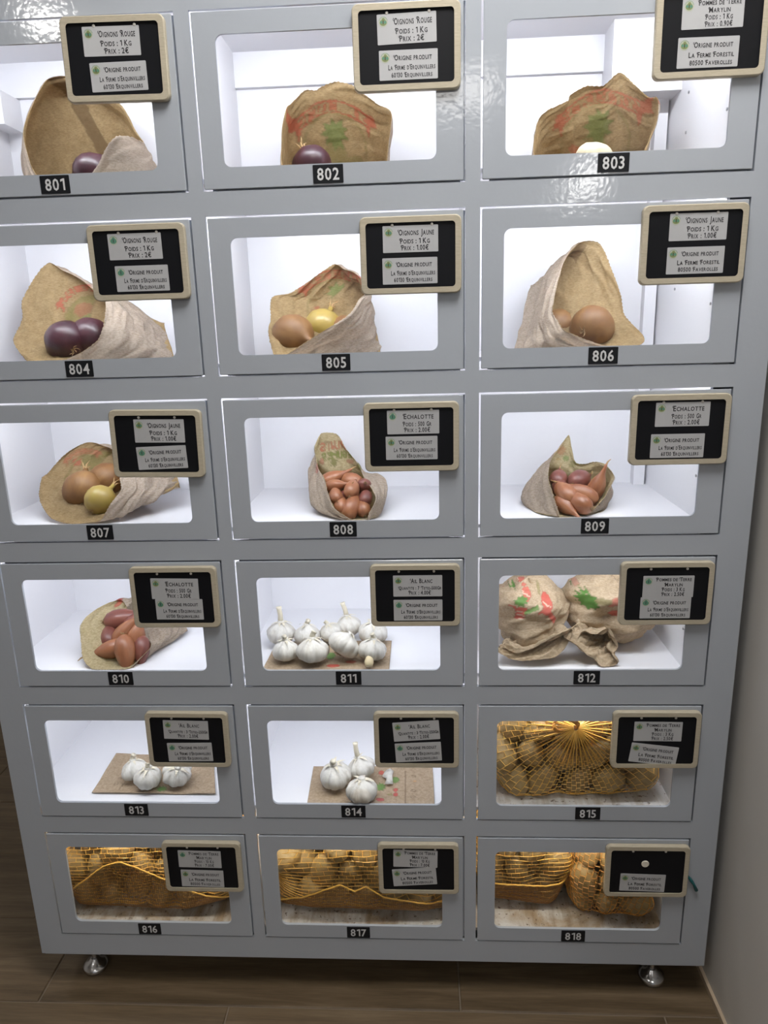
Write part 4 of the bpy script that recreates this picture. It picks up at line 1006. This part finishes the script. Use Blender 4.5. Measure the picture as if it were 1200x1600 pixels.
# paper sheets under the garlic (flattened paper bags)
def sheet(row, corners, shapes, lab, curl=.002, seed=0, nu=110, nv=70):
    c = [PF(px, py, fl(row)) for px, py in corners]     # back-left, back-right, front-right, front-left
    V = []; zb = fl(row) + .0008
    for layer in (0, 1):
        for j in range(nv + 1):
            for i in range(nu + 1):
                u, v_ = i / nu, j / nv
                p = c[0].lerp(c[1], u).lerp(c[3].lerp(c[2], u), v_)
                e = min(u, 1 - u, v_, 1 - v_); h = max(0, noise.noise(Vector((p.x * 16, p.y * 16, seed))) * curl * 1.0 + curl * .4)
                lift = curl * 1.2 * max(0, 1 - e * 9) * (.5 + .5 * noise.noise(Vector((p.x * 20, p.y * 20, seed + 4))))
                V.append(Vector((p.x, p.y, zb + min(h + lift, .003) + (.0012 if layer else 0))))
    N = (nu + 1) * (nv + 1); F = []
    for layer in (0, 1):
        for j in range(nv):
            for i in range(nu):
                a = layer * N + j * (nu + 1) + i; q = (a, a + nu + 1, a + nu + 2, a + 1)
                F.append(q if layer else q[::-1])
    def edge(idx):
        for a, b in zip(idx[:-1], idx[1:]): F.append((a, b, b + N, a + N))
    edge(list(range(nu + 1))); edge([j * (nu + 1) + nu for j in range(nv + 1)]); edge([nv * (nu + 1) + nu - i for i in range(nu + 1)]); edge([(nv - j) * (nu + 1) for j in range(nv + 1)])
    base = Vector((c[0].x + c[2].x, c[0].y + c[2].y, 2 * fl(row))) / 2
    o = pydata('paper_sheet', [tuple(p - base) for p in V], F, KRAFT_SHEET, None, True); o.location = base
    at = o.data.attributes.new('ink', 'FLOAT_COLOR', 'POINT'); at.data.foreach_set('color', paint(np.array([(p.x, p.y) for p in V]), shapes).ravel())
    tag(o, lab, 'paper', 'flattened paper bags under the garlic'); return o
def XY(row, px, py): p = PF(px, py, fl(row)); return p.x, p.y
DK = (.16, .10, .06)
sheet(3, [(432, 1005), (612, 1003), (608, 1050), (410, 1050)], [('disc', GRN, .8, *XY(3, 517, 1027), .008, .014), ('disc', RED, .8, *XY(3, 521, 1042), .012, .006), ('disc', RED, .6, *XY(3, 548, 1036), .01, .006)], 'flat brown paper bag under nine garlic heads, compartment 811', .001, 1)
sheet(4, [(182, 1180), (334, 1185), (337, 1243), (144, 1241)], [('poly', GRN, .85, spiky(*XY(4, 253, 1235), .013, 10, 1, .8, 3)), ('line', DK, .5, [XY(4, 186, 1236), XY(4, 196, 1224)], .001), ('ring', DK, .5, *XY(4, 182, 1227), .004, .0008, 1), ('disc', DK, .4, *XY(4, 189, 1218), .005, .003)], 'flat creased paper bag with upturned edges under garlic, compartment 813', .0024, 2)
sheet(4, [(490, 1199), (676, 1199), (679, 1259), (480, 1257)],
      [('disc', RED, .7, *XY(4, 596, 1209), .006, .007), ('disc', GRN, .75, *XY(4, 618, 1220), .007, .010), ('poly', GRN, .8, spiky(*XY(4, 594, 1231), .012, 9, 1, 1.2, 6)), ('disc', (.55, .08, .08), .8, *XY(4, 618, 1236), .0045, .0055), ('disc', (.55, .08, .08), .8, *XY(4, 618, 1243), .0045, .0055), ('disc', OLV, .6, *XY(4, 609, 1243), .005, .003), ('disc', (.5, .08, .1), .8, *XY(4, 594, 1251), .008, .005),
       ('line', DK, .65, [XY(4, 633, 1206), XY(4, 633, 1259)], .0008), ('line', DK, .5, [XY(4, 638, 1212), XY(4, 638, 1250)], .0006)] + [('ring', DK, .6, *XY(4, 646, q), .0038, .0009, 1.2) for q in (1214, 1237, 1247)] + [('disc', (.55, .3, .12), .6, *XY(4, 648, 1222), .004, .003), ('line', (.5, .33, .18), .7, [XY(4, 487, 1216), XY(4, 500, 1216)], .001)],
      'flat printed paper bag with fruit pictures under garlic, compartment 814', .0006, 3)
# torn garlic skin on the sheet of 814
pts = [(604, 1203), (610, 1201), (615, 1205), (613, 1212), (614, 1225), (601, 1225), (604, 1217), (597, 1213), (600, 1208)]
cq = PF(607, 1213, fl(4) + .006)
v = [(0, 0, .004)] + [tuple(PF(a, b, fl(4) + .0062 + (.003 if i % 2 else .0002)) - cq) for i, (a, b) in enumerate(pts)]
o = pydata('garlic_skin', v, [(0, i, i % len(pts) + 1) for i in range(1, len(pts) + 1)], GARLIC, None, True); o.location = cq
m_ = o.modifiers.new('t', 'SOLIDIFY'); m_.thickness = .0004; tag(o, 'torn scrap of white garlic skin on the printed paper, compartment 814', 'garlic skin')

# ------------------------------------------------------------------ net sacks of potatoes
POT = [make_potato('potato', POTATO, s) for s in (1, 2, 3, 4)]
POTU = [False] * 4
def pack(c, ax, n, zf, seed, box_):
    q = random.Random(seed); pts = []
    for i in range(n):
        while True:
            d = Vector((q.uniform(-1, 1), q.uniform(-1, 1), q.uniform(-1, 1)))
            if d.length < 1: break
        pts.append(Vector((d.x * ax[0], d.y * ax[1], d.z * ax[2])))
    R = .0275
    for it in range(160):
        for i in range(n):
            for j in range(i):
                e = pts[i] - pts[j]; l = e.length
                if l < 2 * R and l > 1e-6: s = e * ((2 * R - l) / l * .5); pts[i] += s; pts[j] -= s
        for p in pts:
            if it < 130: p.z -= .0012; p.y -= .0010
            k = (abs(p.x / ax[0]) ** 3.5 + (abs(p.y / ax[1]) ** 2 + abs(p.z / ax[2]) ** 2) ** 1.75) ** (1 / 3.5)
            if k > 1: p /= k
            p.z = max(p.z, zf + .028 - c[2]); p.y = min(max(p.y, box_[2] + .034 - c[1]), box_[3] - .036 - c[1]); p.x = min(max(p.x, box_[0] + .04 - c[0]), box_[1] - .04 - c[0])
    return [Vector(c) + p for p in pts]
ORD = ['first', 'second', 'third', 'fourth', 'fifth', 'sixth', 'seventh', 'eighth', 'ninth', 'tenth', 'eleventh', 'twelfth', 'thirteenth', 'fourteenth', 'fifteenth', 'sixteenth']
def ordinal_labels(cs, where):
    n = len(cs); ry = sorted(range(n), key=lambda i: cs[i].y); rz = sorted(range(n), key=lambda i: cs[i].z); out = [None] * n
    third = lambda lst, i: min(2, lst.index(i) * 3 // n)
    groups = {}
    for i in range(n): groups.setdefault((third(ry, i), third(rz, i)), []).append(i)
    for (a, b), l in groups.items():
        for k, i in enumerate(sorted(l, key=lambda i: cs[i].x)):
            out[i] = '%s potato from the left, %s %s layer, %s' % (ORD[k], ('front', 'middle', 'rear')[a], ('bottom', 'centre', 'top')[b], where)
    return out
def net_sack(name, lab, c, ax, n, row, seed, box_, pole, nm, nr, m_, glab, grp, slack=.5, potscale=1.0, hem=None):
    zf = fl(row) + .001; q = random.Random(seed)
    cs = pack(c, ax, n, zf, seed, box_)
    labs = ordinal_labels(cs, glab)
    VV, FF_ = [], []
    for i, p in enumerate(cs):
        k = q.randrange(4); o = POT[k] if not POTU[k] else copy_tree(POT[k]); POTU[k] = True
        d = Vector((q.gauss(0, 1), q.gauss(0, 1), q.gauss(0, 1))).normalized()
        place(o, p, d, q.random() * 6, potscale * q.uniform(.78, .95)); tag(o, labs[i], 'potato', grp)
        mt = Matrix.LocRotScale(o.location, o.rotation_quaternion, o.scale); b = len(VV)
        zs_ = [(mt @ v.co) for v in o.data.vertices]
        lift = max(0, zf + .001 - min(p_.z for p_ in zs_)); back = max(0, max(p_.y for p_ in zs_) - (box_[3] - .004)); fr_ = max(0, (box_[2] + .003) - min(p_.y for p_ in zs_))
        sft = Vector((max(0, box_[0] + .004 - min(p_.x for p_ in zs_)) - max(0, max(p_.x for p_ in zs_) - (box_[1] - .004)), fr_ - back, lift)); o.location += sft
        VV += [p_ + sft for p_ in zs_]; FF_ += [tuple(b + t for t in pl_.vertices) for pl_ in o.data.polygons]
    pb = BVHTree.FromPolygons(VV, FF_)
    bm = bmesh.new()
    for p in VV: bm.verts.new(p)
    r_ = bmesh.ops.convex_hull(bm, input=bm.verts, use_existing_faces=False)
    bm.verts.ensure_lookup_table(); hb = BVHTree.FromBMesh(bm); bm.free()
    cen = sum(VV, Vector()) / len(VV)
    qr = Vector(pole).normalized().to_track_quat('Z', 'Y')
    def rad(d):
        h = hb.ray_cast(cen + d * 1.0, -d); rh = 1 - h[3] if h[0] else .05
        h2 = pb.ray_cast(cen + d * 1.0, -d); rp = 1 - h2[3] if h2[0] else rh * .6
        return rh, rp
    RR = np.zeros((nr + 1, nm)); RP_ = np.zeros((nr + 1, nm)); DD = {}
    for j in range(nr + 1):
        ph = PI * (.03 + .94 * j / nr)
        for i in range(nm):
            th = 2 * PI * (i + .12 * math.sin(j * .7 + i)) / nm
            d = qr @ Vector((math.sin(ph) * math.cos(th), math.sin(ph) * math.sin(th), math.cos(ph))); DD[j, i] = d
            RR[j, i], RP_[j, i] = rad(d)
    R = (1 - slack) * RR + slack * np.minimum(RP_, RR)
    for _ in range(2):
        S = R.copy(); S[1:-1] = (R[1:-1] * 2 + np.roll(R, 1, 1)[1:-1] + np.roll(R, -1, 1)[1:-1] + R[:-2] + R[2:]) / 6; R = np.maximum(S, RP_ + .0014)
    V = []
    for j in range(nr + 1):
        for i in range(nm):
            p = cen + DD[j, i] * (R[j, i] + .0012); p.z = max(p.z, zf); p.y = min(max(p.y, box_[2]), box_[3]); p.x = min(max(p.x, box_[0]), box_[1]); V.append(p)
    F = []
    for i in range(nm):
        i2 = (i + 1) % nm
        for j in range(i % 2, nr - 1, 2):
            F.append((j * nm + i, (j + 1) * nm + i, (j + 2) * nm + i, (j + 2) * nm + i2, (j + 1) * nm + i2, j * nm + i2))
    base = Vector((cen.x, cen.y, zf - .001)); root = empty(name, base); tag(root, lab, 'net sack', 'potato net sacks')
    o = pydata('netting', [tuple(p - base) for p in V], F, m_, root)
    w = o.modifiers.new('strands', 'WIREFRAME'); w.thickness = .0013 if row < 5 else .0015; w.use_even_offset = False; w.use_boundary = True
    if hem:                                    # added finer net, brown for the shade under the bulge, below a hem strand
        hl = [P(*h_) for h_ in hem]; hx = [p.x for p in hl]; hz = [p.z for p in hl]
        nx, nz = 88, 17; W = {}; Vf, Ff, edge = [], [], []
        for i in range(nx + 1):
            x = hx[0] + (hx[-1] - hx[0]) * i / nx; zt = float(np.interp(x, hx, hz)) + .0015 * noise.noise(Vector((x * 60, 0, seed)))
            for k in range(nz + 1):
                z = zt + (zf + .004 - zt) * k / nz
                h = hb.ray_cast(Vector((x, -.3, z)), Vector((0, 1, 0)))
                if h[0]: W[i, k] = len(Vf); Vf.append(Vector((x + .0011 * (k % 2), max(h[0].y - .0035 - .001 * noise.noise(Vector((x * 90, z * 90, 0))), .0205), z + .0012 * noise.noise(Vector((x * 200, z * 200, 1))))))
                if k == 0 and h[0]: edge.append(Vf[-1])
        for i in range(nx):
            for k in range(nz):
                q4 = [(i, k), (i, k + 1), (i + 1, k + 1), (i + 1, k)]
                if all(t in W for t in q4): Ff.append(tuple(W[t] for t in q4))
        fo_ = pydata('shade_net_layer', [tuple(p - base) for p in Vf], Ff, NET_SHADE, root)
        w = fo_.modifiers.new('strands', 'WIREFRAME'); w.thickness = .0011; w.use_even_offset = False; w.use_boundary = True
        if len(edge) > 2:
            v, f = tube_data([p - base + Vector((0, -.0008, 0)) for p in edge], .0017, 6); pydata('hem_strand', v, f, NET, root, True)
    def surf(d, k=.0022): return cen + d * (rad(d)[0] + k)
    return root, cen, qr, base, surf
def gathered(root, base, at, up, n, r0, l, m_, seed):
    q = random.Random(seed); v, f = [], []; up = Vector(up).normalized(); a = up.orthogonal().normalized(); b = up.cross(a)
    for i in range(n):
        t = 2 * PI * i / n; pts = []
        for k in range(7):
            s = k / 6; r = r0 * (1 - s) ** 1.5 + .006 + (.016 * (s - .6) if s > .6 else 0); tw = t + s * 1.3 + q.uniform(-.08, .08)
            pts.append(at + up * (s * l) + (a * math.cos(tw) + b * math.sin(tw)) * r - base)
        tube_data(pts, .0011, 4, v, f)
    pydata('gathered_neck', v, f, m_, root)
B = [(a + .004, b - .004, .0235, DEPTH - .006) for a, b in BAYS]

rt, cen, qr, base, surf = net_sack('net_sack', 'yellow net sack of potatoes gathered at a twisted neck, in compartment 815', (P(893, 1190, .11).x, .120, fl(4) + .072), (.145, .106, .074), 56, 4, 21, (B[2][0], B[2][1], .024, .295), (-.07, -.80, .60), 74, 64, NET, 'the sack with gathered neck', 'potatoes in the net of compartment 815', .12)
v, f = [], []; q_ = random.Random(5)
for i in range(42):                            # strands drawn together towards the neck
    th = 2 * PI * i / 42 + q_.uniform(-.05, .05); pts = []
    for k in range(9):
        ph = .04 + .085 * k * q_.uniform(.93, 1.0)
        pts.append(surf(qr @ Vector((math.sin(ph) * math.cos(th), math.sin(ph) * math.sin(th), math.cos(ph))), .0045 - .0004 * k) - base)
    tube_data(pts, [.0013] * 5 + [.0011, .001, .0008, .0005], 4, v, f)
pydata('gathered_strands', v, f, NET, rt)
top = surf(qr @ Vector((0, 0, 1)), .004); v, f = [], []
for i in range(9):                             # the twisted neck, bent over in a loop
    pts = []
    for k in range(15):
        t = k / 14; a = t * 5.0 - .4; c_ = Vector((-.016 + .020 * math.cos(a) - .004 * t, -.004 * math.sin(2 * a), .006 + .014 * math.sin(a) * (1 - .2 * t)))
        tw = i * 2 * PI / 9 + t * 7; r_ = .0042 * (1 - .3 * t)
        pts.append(top + c_ + Vector((math.cos(tw) * r_ * .6, -.001 + math.sin(tw) * r_ * .6, math.cos(tw + 1.2) * r_)) - base)
    tube_data(pts, .0013, 4, v, f)
pydata('twisted_neck', v, f, NETO, rt)
rt, cen, qr, base, surf = net_sack('net_sack', 'large net sack of potatoes filling compartment 816', (cx(0) - .012, .142, fl(5) + .072), (.196, .108, .072), 62, 5, 31, (B[0][0], B[0][1], .034, .295), (1, .0, .05), 84, 66, NET, 'the bottom left sack', 'potatoes in the net of compartment 816', .15, hem=[(100, 1392, .06), (130, 1372, .05), (165, 1348, .045), (190, 1342, .045), (215, 1350, .045), (245, 1362, .045), (300, 1385, .045), (365, 1400, .05)])
rt, cen, qr, base, surf = net_sack('net_sack', 'large wide meshed net sack of potatoes filling compartment 817', (cx(1) - .0, .140, fl(5) + .074), (.190, .108, .074), 60, 5, 41, (B[1][0], B[1][1], .030, .295), (1, .05, .02), 72, 46, NET, 'the bottom middle sack', 'potatoes in the net of compartment 817', .18, hem=[(425, 1415, .05), (455, 1402, .045), (490, 1390, .042), (533, 1374, .042), (555, 1385, .042), (572, 1377, .042), (600, 1392, .045), (650, 1400, .045), (700, 1404, .05)])
rt, cen, qr, base, surf = net_sack('net_sack', 'net sack of potatoes at the left and back of compartment 818', (cx(2) - .090, .165, fl(5) + .078), (.105, .100, .074), 36, 5, 51, (B[2][0], cx(2) + .012, .055, .295), (1, -.1, .05), 72, 40, NET, 'the left of two sacks', 'potatoes in the left net of compartment 818', .15, hem=[(768, 1371, .075), (800, 1374, .07), (850, 1376, .07), (885, 1370, .075), (900, 1372, .08)])
rt, cen, qr, base, surf = net_sack('net_sack', 'orange net sack of potatoes slumped at the front right of compartment 818', (cx(2) + .080, .105, fl(5) + .060), (.085, .092, .062), 28, 5, 61, (cx(2) - .018, B[2][1], .022, .25), (.25, .3, 1), 60, 46, NETO, 'the orange net sack at bottom right', 'potatoes in the right net of compartment 818', .15)

# ------------------------------------------------------------------ ribbon caught in the last door
pts = [P(1068, 1358, -.001), P(1074, 1368, -.004), P(1080, 1376, -.005), P(1084, 1382, -.0045), P(1088, 1391, -.004)]
v, f = tube_data([p - pts[0] for p in pts], [.0012, .0018, .0030, .0024, .0034], 7)
o = pydata('ribbon', v, f, RIBBON, None, True); o.location = pts[0]; tag(o, 'knotted teal string end poking out beside the price board of door 818', 'string')
